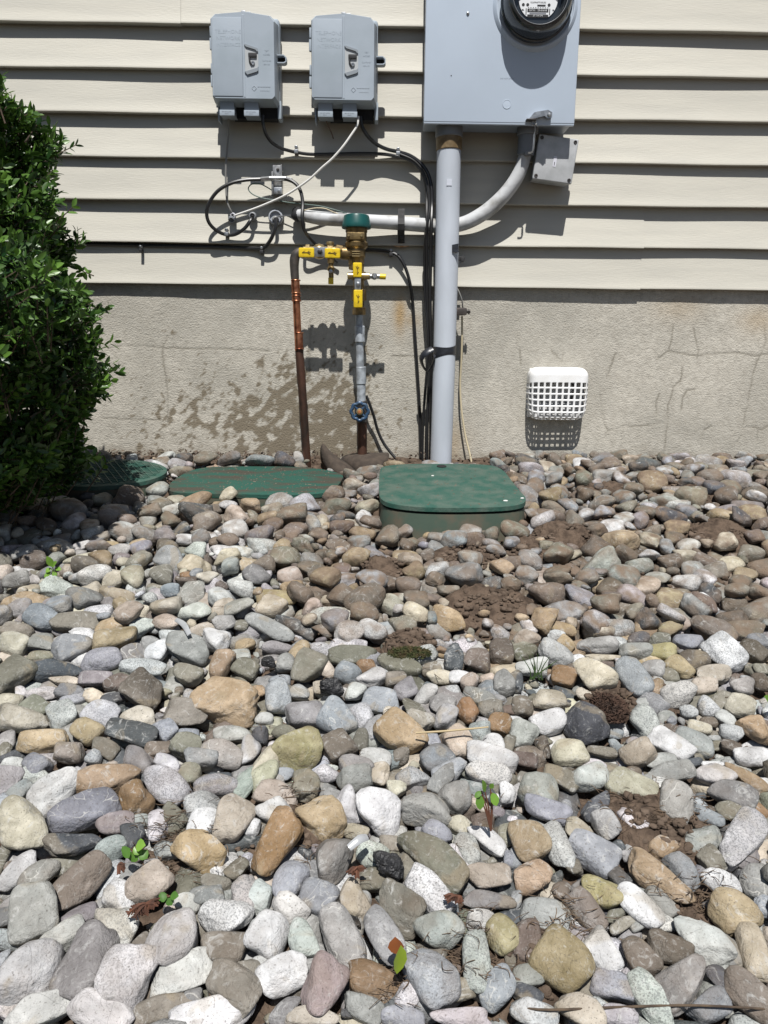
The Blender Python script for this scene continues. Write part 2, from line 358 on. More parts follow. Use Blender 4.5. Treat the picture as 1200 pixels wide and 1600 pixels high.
# ------------------------------------------------------------------ telephone boxes
def phone_box(x0, ztop, label, text_on=1.0):
    x1 = x0+.150; z1 = ztop; z0 = ztop-.182; y = -.100
    T = thing('telephone_box', label, 'utility box', (x0+.075, 0, z0-.02), 'telephone interface boxes on the siding')
    # back tray with rolled edge
    mb = MB().box(x0+.006, x1+.005, -.052, .004, z0-.004, z1+.004, .010, 3)
    part('back_box', mb, M_box, T)
    # cover: flat face with chamfered right and bottom sides, raised vertical rib field
    xm = x0+.077
    poly_f = [(x0+.001,z0+.006),(x0+.007,z0),(x1-.010,z0),(x1-.004,z0+.006),(x1-.004,z1-.018),(x1-.014,z1-.006),(xm,z1+.002),(x0+.012,z1-.004),(x0+.001,z1-.014)]
    poly_b = [(x0-.001,z0-.002),(x0+.006,z0-.009),(x1-.002,z0-.009),(x1+.003,z0-.002),(x1+.003,z1-.014),(x1-.008,z1),(xm,z1+.006),(x0+.010,z1),(x0-.001,z1-.010)]
    c = MB(); n = len(poly_f)
    vs = [(p[0], y, p[1]) for p in poly_f] + [(p[0], -.094, p[1]) for p in [(q[0]+(-.0018 if q[0]<xm else .0018), q[1]+(-.002 if q[1]<ztop-.09 else .002)) for q in poly_f]] + [(p[0], -.058, p[1]) for p in poly_b] + [(p[0], -.046, p[1]) for p in poly_b]
    fs = [tuple(range(n))]
    for L in range(3):
        for i in range(n): fs.append((L*n+i, L*n+(i+1)%n, (L+1)*n+(i+1)%n, (L+1)*n+i))
    c.add(vs, fs)
    # left hand panel stands a little proud, with the rib beside it
    c.add([], [])
    c.box(x0+.0035, xm-.005, y-.0022, y+.002, z0+.004, z1-.010, .002, 2)
    c.box(xm-.005, xm+.001, y-.0008, y+.002, z0+.002, z1-.003, .0008, 1)
    part('cover', c, M_box, T)
    for ln, tx in enumerate(('TELEPHONE','NETWORK','INTERFACE')):
        text_part('embossed_lettering', tx, .0112, (x0+.040, y-.0022, z1-.041-.0138*ln), M_box, T, .0003)
    for ln, (tx, sz) in enumerate((('TEST', .0045), ('ACCESS', .0045), ('CUSTOMER', .0040), ('SERVICE', .0040))):
        text_part('embossed_lettering', tx, sz, (x0+.1285, y-.0001, z1-.080-.0075*ln-(.006 if ln > 1 else 0)), M_box, T, .0003)
    lg = MB(); lx, lz = x0+.098, z0+.022
    for a in range(4):
        q = Vector((cos(a*pi/2), 0, sin(a*pi/2)))*.0055; r_ = Vector((cos((a+1)*pi/2), 0, sin((a+1)*pi/2)))*.0055
        lg.cyl(Vector((lx,y-.0003,lz))+q, Vector((lx,y-.0003,lz))+r_, .0007, 6)
    for k_ in range(5): lg.box(lx+.008+k_*.0062, lx+.0128+k_*.0062, y-.0007, y, lz+.003, lz+.0062)
    for k_ in range(6): lg.box(lx+.014+k_*.0038, lx+.0166+k_*.0038, y-.0006, y, lz-.0055, lz-.0030)
    part('embossed_emblem', lg, M_box, T)
    # lock pocket: wedge recess framed by raised ridges, undercut shade painted in darker grey
    lx0, lx1, lz1, lz0 = xm+.001, xm+.032, z1-.074, z1-.120
    pk = MB().prism([(lx0,lz0-.004),(lx0,lz1+.005),(lx1-.004,lz1-.003),(lx1,lz1-.008),(lx1,lz0+.005),(lx1-.004,lz0+.001)], y-.0004, y+.001)
    part('lock_pocket', pk, mat('pocket_plastic', (.42,.44,.45), .5), T)
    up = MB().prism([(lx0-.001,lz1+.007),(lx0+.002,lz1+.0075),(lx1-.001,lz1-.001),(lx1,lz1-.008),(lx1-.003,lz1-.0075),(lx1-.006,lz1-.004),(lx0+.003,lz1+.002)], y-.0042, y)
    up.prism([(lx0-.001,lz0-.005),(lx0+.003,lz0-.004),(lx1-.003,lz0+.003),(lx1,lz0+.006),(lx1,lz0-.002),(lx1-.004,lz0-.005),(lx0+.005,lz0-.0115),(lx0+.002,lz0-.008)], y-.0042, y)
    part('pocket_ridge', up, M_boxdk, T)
    lk = MB().box(lx0+.008, lx1-.003, y-.0055, y, lz1-.020, lz1-.0105, .002, 2).tube([(lx0+.011,y-.003,lz1-.019),(lx0+.011,y-.003,lz1-.028),(lx0+.016,y-.003,lz1-.036)], .002, 8)
    part('latch_loop', lk, M_blackp, T)
    sc = MB().lathe((lx0+.0185, y, lz1-.0325), (0,-1,0), [(.0046,0),(.0046,.003),(.0038,.0042),(.0022,.0042),(.0020,.0030)], 18)
    part('lock_screw', sc, M_zinc, T)
    # hinges on the left edge
    for hz in (z1-.045, z1-.125):
        h = MB().box(x0-.0075, x0+.001, -.074, -.060, hz-.026, hz-.001, .0015).box(x0-.0065, x0+.001, -.074, -.060, hz+.002, hz+.024, .0015).cyl((x0-.003,-.067,hz-.022), (x0-.003,-.067,hz+.022), .0022, 8)
        part('hinge', h, M_box, T)
    # hasp ring on the right
    lp = MB(); q = [(x1+.004,-.078,z1-.083),(x1+.016,-.078,z1-.083),(x1+.021,-.078,z1-.0745),(x1+.021,-.078,z1-.082),(x1+.016,-.078,z1-.0865),(x1+.004,-.078,z1-.0865)]
    for dz in range(2): pass
    outer = [(x1+.002,z1-.083),(x1+.017,z1-.083),(x1+.0235,z1-.0885),(x1+.0235,z1-.098),(x1+.018,z1-.1015),(x1+.002,z1-.1015)]
    inner = [(x1+.002,z1-.0852),(x1+.0165,z1-.0852),(x1+.0212,z1-.0895),(x1+.0212,z1-.097),(x1+.0165,z1-.0993),(x1+.002,z1-.0993)]
    nn = len(outer)
    vs = [(a,-.086,b_) for a,b_ in outer]+[(a,-.086,b_) for a,b_ in inner]+[(a,-.060,b_) for a,b_ in outer]+[(a,-.060,b_) for a,b_ in inner]
    fs = []
    for i in range(nn-1):
        fs += [(i,i+1,nn+i+1,nn+i),(2*nn+i,2*nn+i+1,3*nn+i+1,3*nn+i),(i,i+1,2*nn+i+1,2*nn+i),(nn+i,nn+i+1,3*nn+i+1,3*nn+i)]
    lp.add(vs, fs); part('hasp', lp, M_box, T)
    part('hasp_shade_sheet', MB().box(x1+.002, x1+.0215, -.064, -.060, z1-.101, z1-.084, .001), M_shadowb, T)  # black sheet painting the shade inside the hasp ring
    # top clip
    tc = MB().box(xm-.008, xm+.002, -.082, -.040, z1+.0, z1+.0105, .0015).box(xm+.004, xm+.014, -.082, -.045, z1, z1+.008, .001)
    part('top_clip', tc, M_zinc, T)
    # lower cable ports
    for a, b_ in ((x0+.010, x0+.043), (x0+.068, x0+.101)):
        a += .004; b_ += .004
        d = MB().prism([(a,z0-.004),(b_,z0-.004),(b_+.002,z0-.034),(a,z0-.034)], -.084, -.03)
        pp = part('cable_port', d, M_boxdk, T)
        tab = MB().box(a-.0005, b_+.002, -.0915, -.083, z0-.036, z0-.0235, .001)
        part('port_tab', tab, M_box, pp)
        for r_ in range(2): text_part('port_lettering', ('DO NOT BLOCK','DRAIN')[r_], .0030, ((a+b_)/2, -.0918, z0-.0278-.004*r_), M_boxdk, pp, .0001)
    part('side_wall', MB().box(x0+.004, x0+.008, -.05, -.004, z0-.040, z0, .001), M_box, T)
    part('side_wall', MB().box(x1-.002, x1+.007, -.052, -.004, z0-.034, z0+.006, .002), M_box, T)
    part('port_recess_shade', MB().box(x0+.04, x1-.004, -.045, -.006, z0-.033, z0+.002), M_shadowb, T)  # solid black block in place of the shade behind the ports
    T.scale = (1.013, .75, 1.013); T.location.x *= 1.013; T.location.z += .007
    return T
phone_box(-.3895, 1.050, 'weathered grey telephone box on the siding, left one of the pair')
phone_box(-.1560, 1.050, 'grey telephone box on the siding between its twin and the meter cabinet')

# ------------------------------------------------------------------ meter cabinet and meter
BX0, BX1, BZ0, BZ1, BD = .1095, .4705, .8240, 1.33, .095
T = thing('meter_cabinet', 'large light grey steel meter cabinet over the grey conduit', 'meter cabinet', (.29,0,BZ0))
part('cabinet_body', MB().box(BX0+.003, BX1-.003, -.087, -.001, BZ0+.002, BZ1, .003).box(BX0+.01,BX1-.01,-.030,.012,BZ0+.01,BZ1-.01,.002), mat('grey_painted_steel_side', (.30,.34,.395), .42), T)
cv = MB().box(BX0, BX1, -BD, -.080, BZ0, BZ1+.01, .0032, 3)
cv.box(BX0+.0005, BX1-.0005, -BD+.0010, -BD+.012, BZ0-.0035, BZ0+.004, .0015)
part('cabinet_cover', cv, M_meterbox, T)
MC = Vector((.364, -BD, 1.077))
rg = MB().lathe(MC, (0,-1,0), [(.100,-.001),(.0965,.003),(.0915,.0065),(.089,.0065),(.0885,.002),(.086,.002),(.086,-.002)], 64, cap=False)
part('socket_ring', rg, M_meterbox, T)
part('knockout', MB().lathe((at(792,163,BD).x,-BD,at(792,163,BD).z), (0,-1,0), [(.0105,-.001),(.0103,.0005),(.0096,.0010),(.0088,.0004),(.0001,.0006)], 28), M_meterbox, T)
p = at(731,21,BD); part('rivet', MB().lathe(p, (0,-1,0), [(.0036,0),(.0034,.0018),(.002,.003),(.0005,.0034)], 14), M_zinc, T)
p = at(705,118,BD); part('rivet', MB().lathe(p, (0,-1,0), [(.0014,0),(.0010,.001)], 8), M_dkmetal, T)
part('cabinet_lettering', MB(), M_dkmetal, T) if False else text_part('cabinet_lettering', 'DO NOT OPEN', .0045, at(792,123,BD+.0001), mat('faded_print', (.22,.25,.30), .6), T, .0001)
# hasp latch at the bottom edge
a = at(827,184,.101); b_ = at(858,180,.101)
lt = MB().prism([(a.x-.002,a.z-.004),(a.x+.010,a.z+.010),(a.x+.018,a.z+.0125),(b_.x-.004,b_.z+.010),(b_.x+.006,b_.z+.005),(b_.x+.006,b_.z-.006),(b_.x-.004,b_.z-.008),(b_.x-.012,b_.z-.003),(a.x+.014,a.z-.002)], -.107, -BD)
L = part('latch', lt, M_zinc, T)
part('latch_bolt', MB().lathe((b_.x-.001,-.107,b_.z-.001), (0,-1,0), [(.0048,0),(.0046,.002),(.003,.0036),(.0006,.004)], 18), M_zinc, L)
part('latch_lip', MB().box(a.x-.008, a.x+.016, -.111, -.091, a.z-.007, a.z-.004, .001), M_dkmetal, L)

T = thing('electric_meter', 'round dark electric meter plugged into the grey cabinet', 'electric meter', (MC.x, -BD, MC.z))
part('meter_base', MB().lathe(MC, (0,-1,0), [(.081,.002),(.0815,.010),(.083,.012),(.083,.017),(.0805,.019)], 72), M_meterdk, T)
shell = MB().lathe(MC, (0,-1,0), [(.0795,.018),(.0785,.030),(.0755,.044),(.0705,.055),(.0655,.060),(.0630,.0605),(.0615,.058),(.0605,.050),(.0600,.040)], 72, cap=False)
part('meter_shell', shell, M_meterdk, T)
part('bright_rim', MB().torus(MC+Vector((0,-.0605,0)), (0,1,0), .0625, .0008, 72, 8), M_coupling, T)
part('inner_wall', MB().lathe(MC, (0,-1,0), [(.0598,.052),(.055,.040),(.053,.032),(.0005,.0315)], 56, cap=False), M_meterdk, T)
dial = []
for k in range(48):
    t = 2*pi*k/48; x_ = .0445*cos(t); z_ = .0445*sin(t)
    dial.append((MC.x+x_, MC.z+max(z_, -.0375)))
D = part('dial_plate', MB().prism(dial, MC.y-.0345, MC.y-.032), M_dialw, T)
yd = MC.y-.0349
bl = MB()
for a0,a1,c0,c1 in ((-.024,.024,-.0275,-.0205),(-.024,.024,-.0375,-.0325)): bl.box(MC.x+a0, MC.x+a1, yd, yd+.001, MC.z+c0, MC.z+c1)
bl.box(MC.x-.028, MC.x-.026, yd, yd+.001, MC.z-.033, MC.z-.020).box(MC.x+.026, MC.x+.028, yd, yd+.001, MC.z-.033, MC.z-.020)
bl.box(MC.x-.002, MC.x+.017, yd, yd+.001, MC.z-.0155, MC.z-.012)
for kx in (-.034,-.024,.025): bl.lathe((MC.x+kx,yd+.001,MC.z-.0125), (0,-1,0), [(.0033,0),(.0033,.001)], 16)
for kx in range(9): bl.box(MC.x-.023+kx*.0055, MC.x-.0205+kx*.0055, yd, yd+.001, MC.z-.0187, MC.z-.0177)
for kx in (-.037, .033): bl.box(MC.x+kx, MC.x+kx+.005, yd, yd+.001, MC.z-.0245, MC.z-.0235).box(MC.x+kx, MC.x+kx+.004, yd, yd+.001, MC.z-.0225, MC.z-.0218)
part('dial_print', bl, M_dialb, D)
part('dial_print', MB().box(MC.x-.019, MC.x+.019, yd, yd+.001, MC.z-.0312, MC.z-.0288), mat('dial_grey',(.20,.21,.24),.5), D)
text_part('dial_lettering', 'G.P.U.   23-61618', .0056, (MC.x, yd-.0002, MC.z-.024), M_dialw, D, .0001)
text_part('dial_lettering', '27 114 374', .0050, (MC.x, yd-.0002, MC.z-.0350), M_dialw, D, .0001)
text_part('dial_lettering', 'KILOWATTHOURS', .0042, (MC.x, yd-.0002, MC.z-.0075), M_dialb, D, .0001)
for k in range(4):
    part('dial', MB().torus((MC.x-.027+.018*k, yd, MC.z+.012), (0,1,0), .0075, .0005, 24, 6).cyl((MC.x-.027+.018*k, yd, MC.z+.012), (MC.x-.027+.018*k+.004*cos(k*2.), yd, MC.z+.012+.005*sin(k*2.)), .0006, 6), M_dialb, D)

# ------------------------------------------------------------------ conduit
T = thing('electrical_conduit', 'thick light grey plastic conduit rising to the meter cabinet', 'conduit', at(688,722,.055))
cp = [at(701.5,232,.045), at(700,300,.045), at(697.5,430,.047), at(693.5,580,.050), at(688.5,728,.052)]
b0 = gr(688,760,-.12); cp.append(Vector((cp[-1].x-.002, cp[-1].y, -.15)))
part('pipe', MB().tube(cp, [.0298,.0298,.0292,.0286,.0282,.028], 36, 3), M_conduit, T)
c0 = at(701.5,186,.066)
part('coupling', MB().cyl(at(701.5,197,.045)+Vector((0,0,.012)), at(701.5,216,.045), .0335, 36, bev=.002), M_coupling, T)
part('bushing', MB().cyl(at(701.5,215,.045), at(701.5,236,.045), .0318, 36, bev=.0015), M_ctape, T)
part('pipe_marking', MB().box(at(698,279,.075).x, at(706,279,.075).x, -.0758, -.073, at(700,290,.075).z, at(700,280,.075).z), mat('pale_mark', (.56,.59,.66), .5), T)
# tape wrap
def wrap(pa, pb, r, tilt, name, m, parent, w0):
    mb = MB(); n = 40; vs = []; fs = []
    for k in range(n+1):
        t = 2*pi*k/n; x = cos(t)*r; y = sin(t)*r
        zc = tilt*x; hw = w0*(1+.25*sin(t*2+1))/2
        vs += [(pa.x+x, pa.y+y, pa.z+zc-hw), (pa.x+x*1.03, pa.y+y*1.03, pa.z+zc-hw*.3), (pa.x+x*1.01, pa.y+y*1.01, pa.z+zc+hw*.35), (pa.x+x*1.02, pa.y+y*1.02, pa.z+zc+hw)]
    for k in range(n):
        for j in range(3): fs.append((k*4+j, (k+1)*4+j, (k+1)*4+j+1, k*4+j+1))
    mb.add(vs, fs); return mb
pc = at(694.5,549,.0495)
tp = wrap(pc, None, .0295, .12, '', None, None, .024)
q = [at(676,545,.075), at(664,552,.078), at(658,561,.070), at(661,572,.06), at(668,580,.055), at(676,568,.058), at(679,556,.07)]
tp.tube(q, [.010,.010,.009,.008,.006,.006,.008], 10, 3, flat=.35)
part('tape_band', tp, M_tape, T)
part('tape_band', MB().prism([(at(706,383,.07).x, at(706,383,.07).z),(at(716,381,.07).x, at(716,381,.07).z),(at(716,394,.07).x, at(716,394,.07).z),(at(706,395,.07).x, at(706,395,.07).z)], -.0765, -.050), M_tape, T)

# ------------------------------------------------------------------ small junction box beside the cabinet
q = [at(842,209,.055), at(904,218,.055), at(893,290,.055), at(832,278,.055)]
cen = sum(q, Vector())/4; ang = math.atan2((q[1]-q[0]).z, (q[1]-q[0]).x); wdt = ((q[1]-q[0]).length+(q[2]-q[3]).length)/2; hgt = ((q[0]-q[3]).length+(q[1]-q[2]).length)/2
T = thing('junction_box', 'small grey cast metal box tilted beside the meter cabinet', 'junction box', (cen.x,0,cen.z-hgt/2))
Rb = Matrix.Translation(cen) @ Matrix.Rotation(-ang, 4, 'Y')
M_cast = mat('cast_aluminium', (.46,.47,.48), .55, .15, (.38,.39,.395), 40, .15, 200, .0008)
w2, h2 = wdt/2, hgt/2
part('box_body', MB().box(-w2+.003, w2-.003, .008, .052, -h2+.003, h2-.003, .004, 2, R=Rb), M_cast, T)
LD = part('box_lid', MB().box(-w2, w2, -.003, .0065, -h2, h2, .004, 3, R=Rb), M_cast, T)
for sx in (-1,1):
    for sz in (-1,1):
        c_ = Rb @ Vector((sx*(w2-.008), -.003, sz*(h2-.008)))
        part('lid_screw', MB().lathe(c_, (0,-1,0), [(.0045,-.002),(.0045,.0006),(.0036,.0016),(.0022,.0014),(.0016,.0002)], 16), M_dkmetal, T)
part('sticker', MB().box(-.007+.002, .002+.001, -.0036, -.002, -.018, .006, R=Rb), M_label, T)
part('sticker_print', MB().box(-.0020, -.0005, -.0040, -.002, -.015, -.007, R=Rb), M_dialb, T)

# lock barrel hanging from the cabinet latch
T = thing('hanging_seal', 'small zinc seal hanging on a wire loop from the cabinet latch', 'seal', at(834,190,.099))
part('ring', MB().torus(at(835,192,.100), (0,1,0), .0052, .0020, 20, 8), M_zinc, T)
part('wire', MB().tube([at(836,196,.100), at(836,204,.098), at(834,212,.097)], .0009, 6), M_zinc, T)
part('seal_body', MB().tube([at(835,210,.097), at(834,224,.096), at(832,237,.095), at(825,239,.094)], [.0035,.0035,.0032,.003], 8, 2, flat=.5), M_zinc, T)

# ------------------------------------------------------------------ thick grey service cable
T = thing('service_cable', 'thick weathered grey cable curving from the cabinet across the siding', 'cable', at(465,338,.03))
pts = [(462,337,.022),(470,336,.028),(500,341,.032),(540,343.5,.034),(580,346,.032),(620,348.5,.028),(665,352,.026),(700,353,.026),(725,349,.028),(748,338,.032),(770,322,.034),(790,302,.038),(806,280,.042),(816,258,.045),(821,240,.047)]
part('cable_jacket', MB().tube([at(*p_) for p_ in pts], [.010,.014,.0165,.0165,.0165,.0168,.0170,.0172,.0172,.0178,.018,.0175,.017,.016,.016], 20, 4, flat=1.0), M_greyc, T)
part('cable_connector', MB().cyl(at(821,244,.047), at(824,206,.048), .021, 24, bev=.002).cyl(at(824,212,.048), at(824.5,196,.048)+Vector((0,0,.008)), .026, 24, bev=.002).box(at(819,240,.065).x, at(828,240,.065).x, -.073, -.055, at(822,243,.065).z, at(822,236,.065).z, .002), M_coupling, T)
part('cable_boot', MB().lathe(at(466,337,.024), (-1,0,.0), [(.012,-.004),(.0155,.002),(.014,.008),(.008,.014),(.002,.018)], 16).lathe(at(466,333,.015), (0,-1,0), [(.016,-.014),(.016,.004),(.012,.010),(.001,.011)], 20), M_blackp, T)
# flat black strap over the cable
T = thing('cable_strap', 'black metal strap with rust below, over the thick cable', 'strap', at(627,380,.01))
s0 = [at(627,326,.010), at(627,334,.030), at(627,341,.046), at(627,350,.050), at(627,359,.046), at(627,366,.028), at(627,379,.010)]
mb = MB(); hw = .0085
for i in range(len(s0)-1):
    a, b_ = s0[i], s0[i+1]
    mb.add([a+Vector((-hw,0,0)), a+Vector((hw,0,0)), b_+Vector((hw,0,0)), b_+Vector((-hw,0,0)), a+Vector((-hw,.003,-.001)), a+Vector((hw,.003,-.001)), b_+Vector((hw,.003,-.001)), b_+Vector((-hw,.003,-.001))],
           [(0,1,2,3),(4,5,6,7),(0,1,5,4),(1,2,6,5),(2,3,7,6),(3,0,4,7)])
part('strap_band', mb, M_blackp, T)
part('strap_screw', MB().lathe(at(627,371,.022), (0,-1,0), [(.004,0),(.0035,.003),(.0005,.004)], 12), M_dkmetal, T)
rs = MB(); pr = [at(614,384,0), at(618,380,0), at(627,378,0), at(636,380,0), at(641,384,0), at(634,386,0), at(626,386.5,0), at(620,386,0)]
yy = .0
rs.prism([(p_.x,p_.z) for p_ in pr], -.0012, .0025)
part('rust_stain', rs, mat('rust_stain_mat', (.55,.36,.22), .8, 0, (.40,.20,.08), 130, lo=.35, hi=.6), T)

# ------------------------------------------------------------------ thin cables
def cable(label, pts, r, m, name='cable', cat='cable', group=None, n=8, sm=5):
    P = [at(*p_) for p_ in pts]
    return single(name, MB().tube(P, r, n, sm), m, label, cat, group, origin=P[0])
CG = 'black cables clipped along the siding'
cable('black cable drooping from the left telephone box to the clip beside it', [(411,180,.045),(411,192,.045),(415,208,.04),(424,222,.028),(438,231,.018),(450,235,.012),(463,238,.008),(485,241,.008),(520,241,.009),(560,240,.010),(600,241,.010),(622,245,.012),(640,250,.012),(655,262,.014),(664,282,.016),(667,310,.018),(667,350,.040),(667,420,.020),(668,480,.014),(672,560,.012),(668,640,.010),(667,735,.012)], .0042, M_cable, group=CG)
cable('black cable drooping from the right telephone box towards the conduit', [(563,182,.045),(566,198,.042),(575,213,.034),(588,225,.022),(604,233,.014),(621,237,.009),(640,243,.010),(656,254,.013),(668,270,.017),(674,292,.022),(675,320,.026),(674,352,.046),(673,400,.030),(672,470,.022),(674,560,.016),(675,640,.014),(673,735,.014)], .0046, M_cable, group=CG)
cable('slim black cable running beside the conduit in the cable bundle', [(625,241,.016),(645,250,.016),(660,266,.018),(668,290,.024),(671,320,.034),(668,348,.048),(663,400,.024),(664,470,.014),(669,540,.020),(662,640,.012),(660,735,.012)], .0030, M_cable, group=CG)
cable('thin white wire slung diagonally from the right telephone box', [(560,182,.050),(558,196,.055),(548,212,.058),(535,230,.060),(519,248,.058),(503,262,.055),(486,278,.050),(470,290,.045),(448,304,.038),(420,317,.030),(395,327,.022),(366,337,.012)], .0028, M_whitew, name='wire', cat='wire')
cable('thin grey wire hanging from the left telephone box to its bushing', [(357,180,.035),(357,205,.022),(355,230,.016),(353,260,.014),(353,290,.014),(355,315,.016),(361,330,.014),(364,338,.006)], .0024, M_greyw, name='wire', cat='wire')
cable('short brown wire stub under the right telephone box', [(508,184,.03),(512,195,.02),(518,208,.01),(521,217,.004)], .0016, mat('brown_wire',(.13,.09,.07),.6), name='wire', cat='wire')
cable('black coax loop circling left from the ground block to a bushing', [(420,279,.022),(405,280,.024),(385,281,.028),(362,286,.032),(342,297,.034),(329,313,.034),(323,330,.032),(326,347,.028),(338,360,.018),(354,367,.010),(368,366,.012),(382,357,.018),(391,345,.018),(395,338,.004)], .0045, M_cable, group=CG)
cable('black coax dropping right from the ground block behind the brass valve', [(440,279,.022),(452,281,.026),(463,288,.030),(470,300,.034),(473,318,.040),(472,340,.052),(475,358,.046),(484,372,.036),(498,386,.020),(512,396,.012),(528,410,.010)], .0045, M_cable, group=CG)
cable('thin green wire looped beside the metal ground block', [(438,312,.014),(425,312,.016),(408,309,.018),(394,303,.020),(388,295,.020),(393,288,.020),(405,287,.018),(418,293,.016),(432,302,.012)], .0014, M_green_w, name='wire', cat='wire')
cable('thin green wire running right over the thick grey cable', [(437,314,.014),(455,317,.020),(475,319,.030),(500,322,.040),(520,327,.046),(540,333,.042),(552,338,.030)], .0014, M_green_w, name='wire', cat='wire')
cable('loose cream wire curling over the left end of the thick cable', [(470,330,.040),(482,327,.044),(495,325,.046),(508,326,.048),(520,331,.046),(530,335,.044)], .0013, M_cream, name='wire', cat='wire')
cable('white wire pair between the round grommet and the cable boot', [(432,339,.010),(445,337,.012),(458,336,.014),(466,335,.016)], .0018, M_whitew, name='wire', cat='wire')
cable('black cable dropping from the round grommet to the lower clip', [(431,341,.012),(431,352,.018),(427,366,.018),(420,379,.012),(411,388,.004),(395,388,-.004),(340,386,-.010),(280,384.5,-.011),(220,383,-.011),(170,381.5,-.011),(120,380.5,-.011),(60,379.5,-.011)], .0048, M_cable, group=CG)
cable('black cable beside the brass valve bending down into the stones', [(560,390,-.004),(590,391,-.002),(611,394,.006),(624,402,.012),(634,420,.014),(641,445,.010),(645,475,-.008),(648,520,-.008),(652,580,-.008),(656,650,-.008),(658,735,-.004)], .0042, M_cable, group=CG)
cable('black cable arching out beside the blue valve wheel into the stones', [(572,618,.02),(577,630,.02),(584,650,.012),(590,672,.004),(598,690,.004),(607,703,.008),(618,716,.014)], .0040, M_cable, group=CG)
cable('thin cream wire hanging from the ground clamp right of the conduit', [(722,494,.02),(722,520,.016),(721,560,.010),(719,600,.004),(721,640,.004),(727,680,.006),(733,705,.012),(738,728,.02)], .0026, M_cream, name='wire', cat='wire')
cable('bare grey wire bowed above the ground clamp beside the conduit', [(714,450,.03),(718,458,.034),(722,470,.034),(723,482,.026)], .0018, M_greyw, name='wire', cat='wire')

def clip(px, py, d, label, cat='clip', s=1.0, grp='small cable clips on the siding'):
    c_ = at(px,py,d); T = thing('cable_clip', label, 'cable clip', c_, grp)
    part('clip_saddle', MB().box(c_.x-.005*s, c_.x+.005*s, c_.y-.006, c_.y+.012, c_.z-.011*s, c_.z-.001, .0015), M_zinc if cat == 'clip' else M_blackp, T)
    part('clip_nail', MB().lathe((c_.x,c_.y-.003,c_.z+.004), (0,-1,0), [(.0045*s,-.012),(.0045*s,.001),(.0036*s,.003),(.002*s,.0034),(.0014*s,.002)], 14), M_zinc, T)
    return T
clip(463,233,.008, 'zinc clip holding the cable just below the left telephone box')
clip(622,236,.009, 'zinc clip holding cables just left of the meter cabinet')
clip(354,362,.010, 'zinc clip on the bottom of the black coax loop')
clip(220,388,.003, 'small clip on the siding nearest the green shrub', 'b', .8)
clip(409,390,.004, 'small clip on the lowest cable run below the round grommet', 'b', .9)
clip(611,394,.006, 'small clip holding the cable right of the brass valve', 'b', .9)
# bushings and grommet
T = thing('cable_bushing', 'small grey bushing where the white and grey wires enter the siding', 'bushing', at(363,338,0), 'cable bushings in the siding')
part('bushing_cup', MB().lathe(at(363,341,.0), (0,-.9,-.45), [(.009,-.006),(.0095,.004),(.0085,.013),(.006,.015),(.0055,.010)], 20), M_coupling, T)
part('bushing_collar', MB().torus(at(364,337,.012), (.2,1,.2), .0055, .0018, 20, 8), M_label, T)
T = thing('cable_bushing', 'small grey bushing where the black coax loop enters the siding', 'bushing', at(395,338,0), 'cable bushings in the siding')
part('bushing_cup', MB().lathe(at(395,338,0), (0,-1,.1), [(.0105,-.006),(.0105,.003),(.0085,.007),(.006,.008),(.0055,.004)], 20), M_coupling, T)
T = thing('wall_grommet', 'round grey cable grommet in the siding beside the thick cable boot', 'grommet', at(431,340,0))
part('grommet_ring', MB().lathe(at(431,340,-.002), (0,-1,0), [(.0185,-.008),(.0185,.006),(.016,.0095),(.0145,.0095),(.0135,.004),(.0005,.004)], 28), mat('grommet_grey', (.36,.38,.42), .45), T)
part('grommet_plug', MB().lathe(at(431,344,-.002), (0,-1,0), [(.009,-.008),(.009,.008),(.006,.010),(.0005,.010)], 16), M_greyw, T)
# coax ground block with bracket
T = thing('ground_block', 'upright metal coax ground block with two cable connectors on the siding', 'ground block', at(434,300,.0))
a = at(426,258,.006); b_ = at(441,306,.006)
part('bracket', MB().box(a.x, b_.x, -.008, -.003, b_.z, a.z, .0015).box(a.x-.002, a.x+.003, -.022, -.003, b_.z, a.z-.018, .001).box(b_.x-.002, b_.x+.001, -.016, -.003, b_.z+.01, a.z, .001), mat('bracket_metal', (.36,.36,.36), .4, .7, (.2,.2,.2), 120), T)
part('barrel', MB().cyl(at(421,279,.022), at(447,279,.022), .0062, 12), M_zinc, T)
part('coax_connector', MB().cyl(at(407,280.5,.024), at(421,279,.022), .0058, 6, bev=.001), M_zinc, T)
part('coax_connector', MB().cyl(at(447,279,.022), at(456,282,.024), .0058, 6, bev=.001), M_zinc, T)
part('terminal_screw', MB().box(at(428,296,.02).x, at(441,296,.02).x, -.026, -.006, at(434,304,.02).z, at(434,293,.02).z, .002).lathe(at(436,298,.026), (0,-1,0), [(.004,0),(.0035,.003),(.001,.0035)], 12), M_zinc, T)
part('bracket_screw', MB().lathe(at(434,265,.008), (0,-1,0), [(.004,0),(.0035,.002),(.001,.0028)], 12), M_dkmetal, T)
